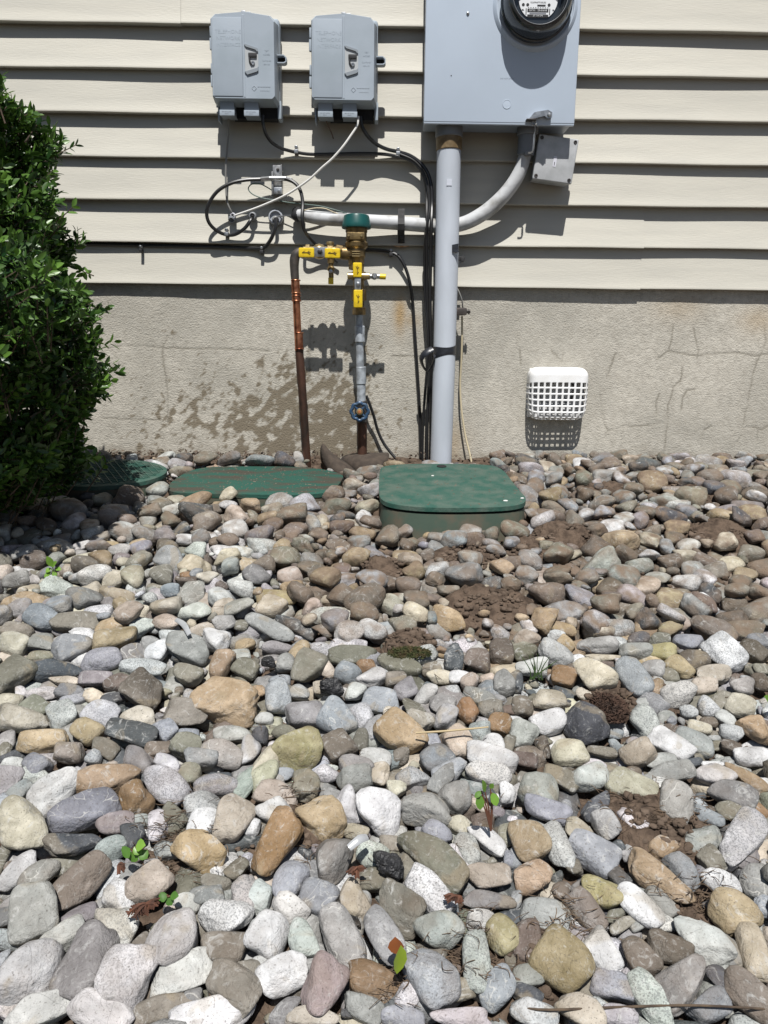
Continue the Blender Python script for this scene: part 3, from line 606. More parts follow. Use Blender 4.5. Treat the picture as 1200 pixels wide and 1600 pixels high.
# ground clamp by the conduit
T = thing('ground_clamp', 'dark metal ground clamp bolted on the right side of the conduit', 'clamp', at(724,490,.02))
a = at(713,485,.03)
part('clamp_body', MB().box(a.x-.004, a.x+.026, -.045, -.018, a.z-.012, a.z+.006, .003), mat('bronze_clamp', (.075,.065,.06), .5, .5, (.13,.11,.10), 60), T)
part('clamp_bolt', MB().cyl((a.x+.022,-.032,a.z-.003), (a.x+.036,-.032,a.z-.003), .0045, 6).cyl((a.x+.030,-.032,a.z-.003), (a.x+.034,-.032,a.z-.003), .0070, 6), M_dkmetal, T)
T = thing('cable_tie', 'tiny black cable tie end poking from the right of the conduit', 'cable tie', at(719,400,.05))
part('tie_strap', MB().box(at(714,398,.05).x, at(726,398,.05).x, -.052, -.044, at(716,408,.05).z, at(716,400,.05).z, .0015), M_blackp, T)
part('tie_head', MB().box(at(720,398,.05).x, at(725,398,.05).x, -.058, -.044, at(716,410,.05).z, at(716,402,.05).z, .0015), M_blackp, T)

# ------------------------------------------------------------------ copper riser on the left
T = thing('copper_pipe', 'copper water pipe rising from the stones and turning into the yellow valve', 'water pipe', at(480,728,.07))
ev = [at(474,393,.092), at(468,394,.092), at(462,399,.092), at(460,408,.092), at(460,420,.092), at(461,436,.091)]
part('elbow', MB().tube(ev, [.0095,.0112,.0118,.0118,.0108,.0103], 18, 3), M_copgrey, T)
part('upper_pipe', MB().tube([at(461,434,.091), at(463,470,.089), at(466.5,548,.084)], .0092, 18, 3), M_copper, T)
for y0_, y1_, xx in ((438,458,462),(462,470,463),(520,545,467)):
    d_ = .091 - (y0_-436)*.00006
    cpl = MB().cyl(at(xx-.6,y0_,d_), at(xx+.3,y1_,d_), .0108, 20, bev=.001)
    for yy_ in (y0_, y1_): cpl.torus(at(xx+(yy_-y0_)*.03, yy_, d_), (0,0,1), .0108, .0016, 22, 8)
    part('sweat_coupling', cpl, M_copper, T)
part('lower_pipe', MB().tube([at(467,544,.084), at(470,580,.082), at(473,620,.078), at(477,680,.072), at(480,730,.068), Vector((at(480,730,.068).x, -.068, -.14))], [.0098,.0112,.0105,.0102,.0102,.010], 18, 3), M_copperdk, T)

# ------------------------------------------------------------------ brass vacuum breaker with its valves
T = thing('backflow_preventer', 'brass backflow preventer with green cap and yellow valve handles', 'backflow preventer', at(557,400,.09))
D_ = .092; c = at(557,347,D_); A = Vector((0,0,1))
ztop = at(557,338,D_).z; zb = at(557,357,D_).z
part('cap', MB().lathe((c.x,-D_,zb), A, [(.0355,0),(.0365,.003),(.0350,.010),(.0315,.026),(.0300,.0295),(.026,.0315),(.001,.0325)], 44), M_greencap, T)
zz = lambda py: at(557,py,D_).z
part('brass_body', MB().lathe((c.x,-D_,0), A, [(.0265,zz(357)),(.0270,zz(362)),(.0255,zz(364)),(.0255,zz(378)),(.0285,zz(380)),(.0275,zz(386)),(.0220,zz(390)),(.0230,zz(394)),(.0215,zz(398)),(.0225,zz(401)),(.0200,zz(404)),(.0195,zz(412)),(.0170,zz(414))], 32)
     .box(c.x-.0235, c.x+.0205, -D_-.029, -D_, zz(377), zz(365), .003).tube([(c.x+.001,-D_,zz(395)), at(538,396,D_), at(523,393,D_)], [.018,.0155,.013], 18, 2), M_brass, T)
hexn = MB().cyl(at(535,395,D_), at(524,393,D_), .0165, 6, bev=.001); part('hex_nut', hexn, M_brass, T)
part('hex_nut', MB().lathe((c.x,-D_,zz(411)), -A, [(.017,0),(.019,.002),(.019,.014),(.017,.016)], 6), M_brass, T)
part('body_bolt', MB().lathe((c.x-.018,-D_-.03,zz(371)), (0,-1,0), [(.003,0),(.0025,.003)], 8).lathe((c.x+.013,-D_-.03,zz(371)), (0,-1,0), [(.003,0),(.0025,.003)], 8), M_brassl, T)
for k in range(3): part('cast_ridge', MB().box(c.x-.010, c.x+.010, -D_-.0265, -D_-.020, zz(396)-k*.0052, zz(396)-k*.0052+.0022, .0008), M_brassl, T)
for ln, tx in enumerate(('FREE','7/8')): pass
# horizontal ball valve
vb = MB().cyl(at(474,393,D_), at(526,393.5,D_), .0125, 20, bev=.001).cyl(at(478,393,D_), at(484,393,D_), .0165, 6).cyl(at(512,393,D_), at(520,393.4,D_), .0165, 6).lathe(at(499,393,D_), (1,0,0), [(.008,-.018),(.0165,-.009),(.0185,0),(.0165,.009),(.008,.018)], 20)
V1 = part('inlet_ball_valve', vb, M_brassl, T)
def grip(cx, cy, w_, h_, d_, parent, glyph=True):
    p_ = at(cx,cy,d_); s_ = (DIST-d_)/FPX*.97
    g_ = part('handle_grip', MB().box(p_.x-w_*s_/2, p_.x+w_*s_/2, p_.y-.005, p_.y+.005, p_.z-h_*s_/2, p_.z+h_*s_/2, .0035, 3), M_yellow, parent)
    if glyph:
        e = MB(); t = s_*min(w_,h_); yy_ = p_.y-.0055; vert = h_ > w_
        def bar(x0_, z0_, x1_, z1_, r_):
            if vert: x0_, z0_, x1_, z1_ = z0_, x0_, z1_, x1_
            e.tube([(p_.x+x0_*t, yy_, p_.z+z0_*t), (p_.x+x1_*t, yy_, p_.z+z1_*t)], r_*t, 6, 1)
        bar(-.45,0,.45,.03,.035); bar(-.45,0,-.2,.13,.035); bar(.1,.0,.4,-.16,.035); bar(.1,.02,.3,.15,.035)
        part('moulded_mark', e, mat('mark_dark', (.16,.10,.01), .6), g_)
    return g_
H = part('valve_handle', MB().box(at(489,393,.125).x, at(511,393,.125).x, -.127, -.123, at(500,401,.125).z, at(500,386,.125).z, .001).box(at(470,393,.125).x, at(530,393,.125).x, -.1245, -.1215, at(500,397,.125).z, at(500,390,.125).z), M_zinc, T)
part('handle_nut', MB().lathe(at(500,393.5,.125), (0,-1,0), [(.007,-.03),(.007,.001),(.0065,.005),(.0035,.0062),(.003,.0075),(.0005,.008)], 6), M_dkmetal, H)
grip(479,395,24,14.5,.125,H); grip(519.5,396,24,14.5,.125,H)
# test cock above, and the small one hanging below
part('test_cock', MB().cyl(at(517,390,D_), at(516,379,D_), .0085, 14, bev=.001).cyl(at(516,382,D_), at(516,378,D_), .0098, 14, bev=.001), M_brassl, T)
tk = MB().cyl(at(517,402,D_), at(517,412,D_), .0085, 14, bev=.001).cyl(at(517,412,D_), at(517.5,434,D_), .0062, 12).lathe(at(517,420,D_), (1,-.6,0), [(.004,-.009),(.0078,-.004),(.0078,.004),(.004,.009)], 14)
K = part('test_cock', tk, M_brass, T)
part('cock_tip', MB().box(at(513,436,D_).x, at(521,436,D_).x, -D_-.006, -D_+.005, at(517,444,D_).z, at(517,434,D_).z, .001), M_yellow, K)
part('cock_screw', MB().lathe(at(517,424,D_+.008), (0,-1,0), [(.005,0),(.0045,.004),(.001,.005)], 8), M_zinc, K)
# vertical ball valve
V2 = MB().cyl(at(560,412,D_), at(561,492,.088), .0135, 20, bev=.001).cyl(at(560.5,425,D_), at(560.5,438,D_), .019, 20, bev=.002).cyl(at(561,452,D_), at(561,470,.09), .0185, 6, bev=.001).cyl(at(561,480,.088), at(561,492,.088), .0165, 6, bev=.001)
part('outlet_ball_valve', V2, M_brass, T)
H = part('valve_handle', MB().box(at(554,444,.128).x, at(564,444,.128).x, -.130, -.126, at(560,456,.128).z, at(560,434,.128).z, .001), M_zinc, T)
part('handle_nut', MB().lathe(at(559.5,444,.128), (0,-1,0), [(.006,-.03),(.006,.001),(.0055,.005),(.003,.006),(.0005,.0066)], 6), M_zinc, H)
grip(558.5,422,14,22,.128,H); grip(559.5,467,14,27,.128,H)
# cross test cock through the valve
part('test_cock', MB().cyl(at(543,431,D_+.012), at(578,431.5,D_+.012), .0082, 16, bev=.001), M_brassl, T)
K = part('test_cock', MB().cyl(at(576,431.5,D_+.012), at(594,432,D_+.010), .0062, 12).lathe(at(585,432,D_+.012), (0,-1,0), [(.004,-.009),(.0078,-.004),(.0078,.004),(.004,.009)], 14), M_zinc, T)
part('cock_tip', MB().cyl(at(593,432,D_+.010), at(603,432.5,D_+.010), .0068, 12, bev=.001), M_yellow, K)

# ------------------------------------------------------------------ galvanised riser with blue wheel valve
T = thing('galvanised_pipe', 'mottled galvanised pipe between the brass valve and the blue wheel', 'water pipe', at(563,640,.08))
part('pipe', MB().tube([at(561,488,.088), at(562,540,.085), at(564,640,.080)], .0098, 18, 3), M_galv, T)
part('pipe_coupling', MB().cyl(at(562,509,.087), at(562.5,535,.086), .0132, 24, bev=.002), M_galv, T)
part('pipe_coupling', MB().cyl(at(564,573,.084), at(564.5,600,.082), .0125, 24, bev=.0012), M_galv, T)
part('pipe_coupling', MB().cyl(at(564.5,601,.082), at(565,633,.081), .0108, 24, bev=.0012), M_galv, T)
T = thing('wheel_valve', 'gate valve with scalloped blue hand wheel on the galvanised pipe', 'valve', at(565,656,.08))
part('valve_body', MB().cyl(at(565,626,.08), at(566,660,.078), .0150, 20, bev=.002).cyl(at(564,642,.08), at(563,643,.118), .011, 16), M_dkmetal, T)
WC = at(562,643,.122); wh = MB(); n = 64; vs = []; fs = []; mm = 10
for i in range(n):
    t = 2*pi*i/n; R_ = .0205 + .0016*abs(cos(4*t))*1.6 - .001; d_ = Vector((cos(t),0,sin(t)))
    for k in range(mm):
        q_ = 2*pi*k/mm; vs.append(WC + d_*(R_ + .0045*cos(q_)) + Vector((0,1,0))*.0045*sin(q_))
for i in range(n):
    for k in range(mm): fs.append((i*mm+k, ((i+1)%n)*mm+k, ((i+1)%n)*mm+(k+1)%mm, i*mm+(k+1)%mm))
wh.add(vs, fs)
for k in range(4):
    t = pi/4+k*pi/2; wh.tube([WC+Vector((cos(t),0,sin(t)))*.006, WC+Vector((cos(t),0,sin(t)))*.020], .0032, 8, 1)
wh.lathe(WC+Vector((0,.004,0)), (0,-1,0), [(.0095,0),(.0095,.008)], 20)
W_ = part('hand_wheel', wh, M_blue, T)
part('wheel_nut', MB().lathe(WC+Vector((0,-.004,0)), (0,-1,0), [(.0082,0),(.0082,.002),(.0055,.003)], 24), M_brassl, W_)
part('wheel_nut', MB().lathe(WC+Vector((0,-.006,0)), (0,-1,0), [(.0048,0),(.0045,.005),(.001,.0055)], 6), M_rust, W_)
part('stub_pipe', MB().tube([at(566,655,.078), at(566,690,.076), Vector((at(566,690,.076).x, -.074, -.15))], [.0125,.0125,.0125], 18, 2), M_copperdk, T)

# ------------------------------------------------------------------ dryer vent
def vent():
    vc = at(874.5,573,.03); vx = .4855; z1 = .250; z0 = .1125; W = .0775; DD = .052; base = .016
    T = thing('wall_vent', 'white plastic wall vent with square grid on the foundation', 'vent', (vx, .017, z0))
    def prof(n, half, r, dep, e0, e1):
        """path: up the side, round the corner, along the face, down the other side -> (pos, depth, s)"""
        out = []
        L = [dep-r, r*pi/2, 2*(half-r), r*pi/2, dep-r]; tot = sum(L)
        for i in range(n+1):
            s_ = tot*i/n
            if s_ < L[0]: out.append((-half, s_))
            elif s_ < L[0]+L[1]:
                a_ = (s_-L[0])/r; out.append((-half + r*(1-cos(a_)), L[0]+r*sin(a_)))
            elif s_ < L[0]+L[1]+L[2]: out.append((-half+r+(s_-L[0]-L[1]), dep))
            elif s_ < sum(L[:4]):
                a_ = (s_-sum(L[:3]))/r; out.append((half-r+r*sin(a_), dep-r*(1-cos(a_))))
            else: out.append((half, dep-r-(s_-sum(L[:4]))))
        return out
    nu, nv = 15*3*2, 14*3*2
    PU = prof(nu, W, .020, DD, 0, 0); PV = prof(nv, (z1-z0)/2, .020, DD, 0, 0)
    zc = (z0+z1)/2; ext = .012
    vs = []
    for j in range(nv+1):
        for i in range(nu+1):
            x_, dx_ = PU[i]; zz_, dz_ = PV[j]
            # rounded box: depth is the lesser of both profiles; sides flare a little at the foot
            dp = min(dx_, dz_)
            fl = 1 + .10*(DD-dx_)/DD*0
            kx, kz = x_/W, zz_/((z1-z0)/2); vs.append((vx + x_*(1-.045*(zz_<0)*(-zz_/.07))*math.sqrt(1-.20*kz**10), base - DD*(dx_/DD)*(dz_/DD), zc+zz_*math.sqrt(1-.20*kx**10)))
    cell = 6; fs = []
    for j in range(nv):
        for i in range(nu):
            zz_ = (PV[j][0]+PV[j+1][0])/2
            iu, ju = i % cell, j % cell
            hole = (iu in (1,2,3,4)) and (ju in (1,2,3,4)) and zc+zz_ < z1-.034 and 2 < j
            if not hole: fs.append((j*(nu+1)+i, j*(nu+1)+i+1, (j+1)*(nu+1)+i+1, (j+1)*(nu+1)+i))
    o = part('grille_hood', MB().add(vs, fs), M_vent, T, sharp=60)
    md = o.modifiers.new('thick', 'SOLIDIFY'); md.thickness = .0016; md.offset = 0
    part('mounting_plate', MB().box(vx-W+.004, vx+W-.004, .008, .019, z0+.004, z1-.004, .002), M_vent, T)
    part('duct_opening', MB().lathe((vx,.0075,zc+.01), (0,-1,0), [(.050,-.004),(.050,.003),(.046,.003),(.044,-.003),(.001,-.0035)], 36), mat('duct_grey', (.10,.10,.10), .7), T)
    part('inner_flap', MB().box(vx-.045, vx+.045, -.012, -.009, zc-.045, zc-.025, .002), M_vent, T)
vent()

# ------------------------------------------------------------------ green valve box lids
def lid_outline(px_pts, c):
    return [gr(px, py, c) for px, py in px_pts]
def smooth_poly(P, k=4):
    Q = []
    n = len(P)
    for i in range(n):
        p0, p1, p2, p3 = P[i-1], P[i], P[(i+1)%n], P[(i+2)%n]
        for j in range(k):
            t = j/k; Q.append(.5*((2*p1)+(p2-p0)*t+(2*p0-5*p1+4*p2-p3)*t*t+(3*p1-p0-3*p2+p3)*t**3))
    return Q
def lid_at(px, py, z0, s):       # plane z = z0 + s*y
    r = ray(px, py); t = (s*CAM.y + z0 - CAM.z)/(r.z - s*r.y); return CAM + r*t
RP = [(600,729),(635,725.5),(690,725),(735,725.5),(770,728),(787,736),(800,752),(813,768),(821,777),(818,786),(795,791),(755,793),(700,793.5),(650,792),(612,787),(595,779),(592.5,765),(592.5,748),(594,736)]
def tilt_plate(P, th, nrm=Vector((0,-.12,1)).normalized()): return P, [p - nrm*th for p in P]
def lid_mesh(P, th, edge=.004):
    n = len(P); c = sum(P, Vector())/n; mb = MB(); up = Vector((0,0,1))
    ins = [p + (c-p).normalized()*edge + up*.0016 for p in P]
    lo = [p - up*th for p in P]
    mb.add(ins+P+lo, [tuple(range(n))] + [(i,(i+1)%n,n+(i+1)%n,n+i) for i in range(n)] + [(n+i,n+(i+1)%n,2*n+(i+1)%n,2*n+i) for i in range(n)] + [tuple(range(2*n,3*n))[::-1]])
    return mb
LIDS = []
def lid_dirt(P, z0, s, n, seed, parent):
    rr_ = random.Random(seed); c = sum(P, Vector())/len(P); mb = MB()
    for k in range(n):
        e = P[rr_.randrange(len(P))]; f = rr_.random()**.45 if rr_.random() < .7 else rr_.random(); q = c.lerp(e, f*.97); r = rr_.uniform(.0008,.0030); zz_ = z0+s*q.y+.0018
        a = rr_.uniform(0,6.28); u = Vector((cos(a),sin(a),s*sin(a)))*r; v = Vector((-sin(a),cos(a),s*cos(a)))*r*rr_.uniform(.3,.9); b = Vector((q.x,q.y,zz_)); t = Vector((0,0,r*.6))
        mb.add([b-u,b-v,b+u,b+v,b+t], [(0,1,4),(1,2,4),(2,3,4),(3,0,4)])
    o = mesh_obj('lid_dirt', mb.v, mb.f, mat('lid_dirt_mat', (.075,.058,.042), .95, 0, (.15,.13,.10), 60), parent, 0, root_loc(parent)); o['kind'] = 'stuff'
P = smooth_poly([lid_at(x_, y_, .032, .110) for x_, y_ in RP], 3); LIDS.append(P)
T = thing('valve_box', 'green square valve box with raised lid at the foot of the conduit', 'valve box', sum(P, Vector())/len(P)-Vector((0,0,.06)), 'green irrigation valve boxes')
LDp = part('lid', lid_mesh(P, .009), M_lid, T)
lid_dirt(P, .032, .110, 150, 3, LDp)
c_ = sum(P, Vector())/len(P)
ko = gr(690,727,.03); ko = lid_at(690,728.5,.0345,.110)
part('finger_hole', MB().lathe(ko, (0,-.12,1), [(.012,-.001),(.012,.0008),(.0005,.0009)], 20, sx=1), M_shadowb, LDp)  # black disc drawn for the shade in the hole
sp = MB()
for px,py,r_ in ((676,743,.0022),(790,782,.0034),(816,778,.0026)):
    q_ = lid_at(px,py,.0348,.110); sp.lathe(q_, (0,0,1), [(r_,-.001),(r_*.9,.0006),(.0003,.0008)], 8, sx=1.5)
part('bird_dropping', sp, mat('dropping_white', (.75,.75,.72), .8), LDp)
Q = [c_ + (p-c_)*1.0 for p in P]; bot = [p + Vector((0,-.004 if p.y < c_.y else 0,-.095)) for p in Q]; top = [c_ + (p-c_)*.985 - Vector((0,0,.0150)) for p in P]; n = len(P)
part('box_body', MB().add(top+bot, [(i,(i+1)%n,n+(i+1)%n,n+i) for i in range(n)] + [tuple(range(n))]), M_lidrim, T)
MP = [(262,762),(272,750),(290,739),(312,732),(345,729.5),(400,729),(450,729.5),(500,733),(533,741),(534,750),(524,762),(508,770),(470,773),(420,773),(360,772),(310,771),(272,769)]
P = smooth_poly([lid_at(x_, y_, .014, .13) for x_, y_ in MP], 3); LIDS.append(P)
T = thing('valve_box', 'flush green valve box lid smeared with mud by the copper pipe', 'valve box', sum(P, Vector())/len(P)-Vector((0,0,.04)), 'green irrigation valve boxes')
M_tread = 0
M_lidm = mat('green_lid_muddy', (.020,.078,.058), .75, 0, (.055,.050,.038), 26, .6, 160, .0022, .3, (.55,1.3,1), lo=.44, hi=.62)
LDm = part('lid', lid_mesh(P, .009), M_lidm, T); lid_dirt(P, .014, .13, 420, 5, LDm)
c_ = sum(P, Vector())/len(P); n = len(P); top = [c_+(p-c_)*.99-Vector((0,0,.011)) for p in P]; bot = [p-Vector((0,0,.08)) for p in P]
part('box_body', MB().add(top+bot, [(i,(i+1)%n,n+(i+1)%n,n+i) for i in range(n)]), M_lidrim, T)
cc = lid_at(160,738,.030,.12); P = [cc + Vector((cos(t)*.150, sin(t)*.118, sin(t)*.118*.12)) for t in np.linspace(0, 2*pi, 48, endpoint=False)]; LIDS.append(P)
T = thing('valve_box', 'round green valve box lid with waffle pattern half under the shrub', 'valve box', cc-Vector((0,0,.04)), 'green irrigation valve boxes')
mb = lid_mesh(P, .009)
part('lid', mb, M_lid, T)
rb = MB()
for k in range(-9,10):
    for dr in (0,1):
        o_ = k*.0145; a_ = Vector((cos(.5),sin(.5))) if dr == 0 else Vector((-sin(.5),cos(.5))); b_ = Vector((-a_.y,a_.x))
        pts_ = []
        for t in np.linspace(-.16,.16,60):
            q_ = a_*t + b_*o_
            if (q_.x/.140)**2+(q_.y/.108)**2 < 1: pts_.append(Vector((cc.x+q_.x, cc.y+q_.y, cc.z+q_.y*.12+.0026)))
        if len(pts_) > 2: rb.tube([pts_[0], pts_[-1]], .0016, 4, 1)
part('waffle_ribs', rb, M_lid, T)
top = [cc+(p-cc)*.98-Vector((0,0,.010)) for p in P]; bot = [p-Vector((0,0,.08)) for p in P]; n = len(P)
part('box_body', MB().add(top+bot, [(i,(i+1)%n,n+(i+1)%n,n+i) for i in range(n)]), M_lidrim, T)

# ------------------------------------------------------------------ crumpled landscape fabric behind the lids
def sheet(name, pxs, label, th=.0015):
    """rows of (px,py,d) points, lofted and given thickness"""
    rows = [[at(*p_) for p_ in r_] for r_ in pxs]; R_ = []
    n_ = len(rows[0]); mb = MB(); vs = [p_ for r_ in rows for p_ in r_]
    fs = [(i*n_+j, i*n_+j+1, (i+1)*n_+j+1, (i+1)*n_+j) for i in range(len(rows)-1) for j in range(n_-1)]
    mb.add(vs, fs); o = single(name, mb, M_fabric, label, 'fabric', sharp=0)
    s_ = o.modifiers.new('sub','SUBSURF'); s_.levels = 1; s_.render_levels = 1
    o_ = o.modifiers.new('th','SOLIDIFY'); o_.thickness = th
    return o
sheet('landscape_fabric', [[(500,700,.07),(504,689,.08),(511,700,.085),(519,710,.08)],[(500,716,.09),(509,708,.12),(522,714,.11),(540,721,.09)],[(504,730,.10),(518,722,.14),(538,727,.13),(553,730,.10)],[(512,744,.12),(528,740,.17),(546,740,.16),(562,738,.12)],[(520,752,.12),(534,752,.17),(552,750,.16),(568,744,.12)]],
      'brown landscape fabric corner standing up beside the muddy green lid')
sheet('landscape_fabric', [[(533,713,.04),(556,706,.06),(580,708,.05),(604,706,.04)],[(531,720,.08),(556,708,.11),(584,713,.10),(610,708,.08)],[(542,732,.10),(566,724,.14),(586,722,.12),(606,720,.10)],[(552,742,.11),(572,738,.15),(588,733,.13),(602,728,.11)]],
      'brown landscape fabric lying crumpled in front of the dark pipe stub')
# ------------------------------------------------------------------ river stones
PAL = dict(W=(.53,.532,.525), G=(.30,.30,.288), B=(.265,.285,.305), D=(.080,.088,.096), T=(.34,.255,.155), C=(.43,.385,.305), R=(.24,.145,.07),
           P=(.235,.226,.224), S=(.47,.475,.47), O=(.195,.182,.145), K=(.012,.012,.013), N=(.150,.122,.098), M=(.30,.265,.13), I=(.34,.27,.26))
WORD = dict(W='pale grey', G='mid grey', B='blue grey', D='dark slate', T='tan', C='cream', R='rusty brown', P='purplish grey', S='speckled white', O='olive grey', K='black', N='dusty brown', M='mossy yellow', I='pink mottled')
def ico(level):
    bm = bmesh.new(); bmesh.ops.create_icosphere(bm, subdivisions=level, radius=1)
    bm.verts.index_update(); v = np.array([q.co[:] for q in bm.verts]); f = np.array([[q.index for q in t.verts] for t in bm.faces]); bm.free()
    return v/np.linalg.norm(v, axis=1)[:,None], f
ICO = {k: ico(k) for k in (2,3,4,5)}
def pebble(level, a, b, c, rs, angular=.5):
    D, F = ICO[level]
    ax = np.array([[1,0,0],[-1,0,0],[0,1,0],[0,-1,0],[0,0,1],[0,0,-1]], float); n = rs.normal(size=(rs.randint(4,10), 3)); n /= np.linalg.norm(n, axis=1)[:,None]
    ax = ax + rs.normal(size=ax.shape)*.10; ax /= np.linalg.norm(ax, axis=1)[:,None]
    h = np.concatenate([np.full(6, .98), rs.uniform(.80-.24*angular, 1.0, len(n))]); A = np.concatenate([ax, n])
    p = 4.5 + 14.0*angular**1.5
    r = (np.maximum(0, D@A.T)/h[None,:])**p; r = r.sum(1)**(-1/p)
    r = np.clip(r, .5, 1.25)
    ph = rs.uniform(0, 6.28, (3,3)); fr = rs.uniform(1.2, 3.0, (3,3))
    wob = sum(np.sin(D@fr[i]*1.0 + ph[i,0]) * (.05, .035, .02)[i] for i in range(3))
    r = r*(1+wob)
    if level >= 4:
        fr = rs.normal(size=(8,3))*7; ph2 = rs.uniform(0,6.28,8)
        r = r*(1 + .0070*(.4+angular)*sum(np.sin(D@fr[i]+ph2[i]) for i in range(8)))
        if level >= 4:
            fr = rs.normal(size=(10,3))*17; ph2 = rs.uniform(0,6.28,10); r = r*(1 + .0028*(.3+angular)*sum(np.sin(D@fr[i]+ph2[i]) for i in range(10)))
    V = D*r[:,None]
    V[:,0] *= 1 + .10*rs.uniform(-1,1)*V[:,1] ; V[:,1] *= 1 + .14*rs.uniform(-1,1)*V[:,0]
    m0 = V.min(0); m1 = V.max(0); V = (V-(m0+m1)/2)/((m1-m0)/2)
    return V*np.array([a,b,c]), F

def stone_material():
    m = bpy.data.materials.new('river_rock'); m.use_nodes = True; nt = m.node_tree; N = nt.nodes; b = N['Principled BSDF']
    L = lambda a, c: nt.links.new(a, c)
    ac = N.new('ShaderNodeAttribute'); ac.attribute_name = 'tint'; ap = N.new('ShaderNodeAttribute'); ap.attribute_name = 'kind_mix'
    sp = N.new('ShaderNodeSeparateColor'); L(ap.outputs['Color'], sp.inputs[0])         # speckle, vein, dust
    tc = N.new('ShaderNodeTexCoord'); se = N.new('ShaderNodeAttribute'); se.attribute_name = 'offs'
    ad = N.new('ShaderNodeVectorMath'); ad.operation = 'ADD'; L(tc.outputs['Object'], ad.inputs[0]); L(se.outputs['Vector'], ad.inputs[1]); P = ad.outputs[0]
    def noise(sc, det=4, dis=0., ro=.5, vec=P):
        n = N.new('ShaderNodeTexNoise'); n.inputs['Scale'].default_value = sc; n.inputs['Detail'].default_value = det; n.inputs['Distortion'].default_value = dis; n.inputs['Roughness'].default_value = ro; L(vec, n.inputs[0]); return n.outputs[0]
    def rng(v, lo, hi, a=0., c=1.):
        r = N.new('ShaderNodeMapRange'); r.inputs[1].default_value = lo; r.inputs[2].default_value = hi; r.inputs[3].default_value = a; r.inputs[4].default_value = c; L(v, r.inputs[0]); return r.outputs[0]
    def mul(a, c):
        x = N.new('ShaderNodeMath'); x.operation = 'MULTIPLY'; L(a, x.inputs[0]); 
        if isinstance(c, float): x.inputs[1].default_value = c
        else: L(c, x.inputs[1])
        return x.outputs[0]
    def mix(f, c1, c2, bl='MIX'):
        x = N.new('ShaderNodeMix'); x.data_type = 'RGBA'; x.blend_type = bl
        for i, v in ((0,f),(6,c1),(7,c2)):
            if isinstance(v, tuple): x.inputs[i].default_value = (*v,1)
            elif isinstance(v, float): x.inputs[i].default_value = v
            else: L(v, x.inputs[i])
        return x.outputs[2]
    col = ac.outputs['Color']
    n1 = rng(noise(28, 5, .6), .32, .68); hs = N.new('ShaderNodeHueSaturation'); hs.inputs['Saturation'].default_value = 1.05; hs.inputs['Value'].default_value = .62; L(col, hs.inputs['Color'])
    hl = N.new('ShaderNodeHueSaturation'); hl.inputs['Saturation'].default_value = .8; hl.inputs['Value'].default_value = 1.28; L(col, hl.inputs['Color'])
    c = mix(n1, hs.outputs[0], hl.outputs[0])
    n2 = rng(noise(120, 5, .3), .38, .66); c = mix(mul(n2, .50), c, hs.outputs[0])
    n3 = rng(noise(75, 6, 1.5, .65), .56, .66); c = mix(mul(n3, .50), c, (.48,.48,.465))
    mpb = N.new('ShaderNodeMapping'); mpb.inputs['Scale'].default_value = (.6,.6,6.0); L(P, mpb.inputs[0]); bnd = rng(noise(22, 4, .8, .6, mpb.outputs[0]), .40, .60)
    bm_ = N.new('ShaderNodeMath'); bm_.operation = 'MULTIPLY'; L(bnd, bm_.inputs[0]); L(ap.outputs['Alpha'], bm_.inputs[1])
    c = mix(mul(bm_.outputs[0], .75), c, hs.outputs[0])
    pv = N.new('ShaderNodeTexVoronoi'); pv.inputs['Scale'].default_value = 210; L(P, pv.inputs[0]); pit = rng(pv.outputs['Distance'], .22, .10); pm = mul(pit, rng(noise(30,2), .50, .62)); c = mix(mul(pm, .6), c, (.07,.06,.05))
    # mineral patches
    c = mix(mul(rng(noise(16,3,1.2), .60, .66), .40), c, (.27,.22,.145))
    # salt and pepper grains
    v = N.new('ShaderNodeTexVoronoi'); v.inputs['Scale'].default_value = 800; L(P, v.inputs[0])
    gr_ = rng(v.outputs['Color'], .52, .72); c = mix(mul(gr_, sp.outputs[0]), c, (.09,.095,.10))
    gr2 = rng(noise(330,2), .60, .66); c = mix(mul(gr2, .10), c, (.45,.45,.42))
    gr3 = rng(noise(500,2), .62, .68); c = mix(mul(gr3, .45), c, (.07,.06,.05))
    # veins: thin bands where a distorted noise crosses its middle
    nv = noise(14, 2, 2.2); ab = N.new('ShaderNodeMath'); ab.operation = 'SUBTRACT'; L(nv, ab.inputs[0]); ab.inputs[1].default_value = .5
    ab2 = N.new('ShaderNodeMath'); ab2.operation = 'ABSOLUTE'; L(ab.outputs[0], ab2.inputs[0])
    c = mix(mul(rng(ab2.outputs[0], .010, .002), sp.outputs[1]), c, (.55,.54,.50))
    nk = noise(9, 3, 1.5); ak = N.new('ShaderNodeMath'); ak.operation = 'SUBTRACT'; L(nk, ak.inputs[0]); ak.inputs[1].default_value = .47
    ak2 = N.new('ShaderNodeMath'); ak2.operation = 'ABSOLUTE'; L(ak.outputs[0], ak2.inputs[0]); crk = rng(ak2.outputs[0], .0045, .001)
    c = mix(mul(crk, .06), c, (.05,.042,.035))
    # dried mud film
    c = mix(mul(rng(noise(45,5), .38, .62), sp.outputs[2]), c, (.165,.118,.082))
    L(c, b.inputs['Base Color']); b.inputs['Roughness'].default_value = .72; b.inputs['Specular IOR Level'].default_value = .35
    h1 = noise(60, 6, .4, .62); h2 = noise(380, 3, 0, .6)
    s1 = N.new('ShaderNodeMath'); s1.operation = 'MULTIPLY_ADD'; L(h2, s1.inputs[0]); s1.inputs[1].default_value = .22; L(h1, s1.inputs[2])
    s2 = N.new('ShaderNodeMath'); s2.operation = 'MULTIPLY_ADD'; L(crk, s2.inputs[0]); s2.inputs[1].default_value = -.06; L(s1.outputs[0], s2.inputs[2])
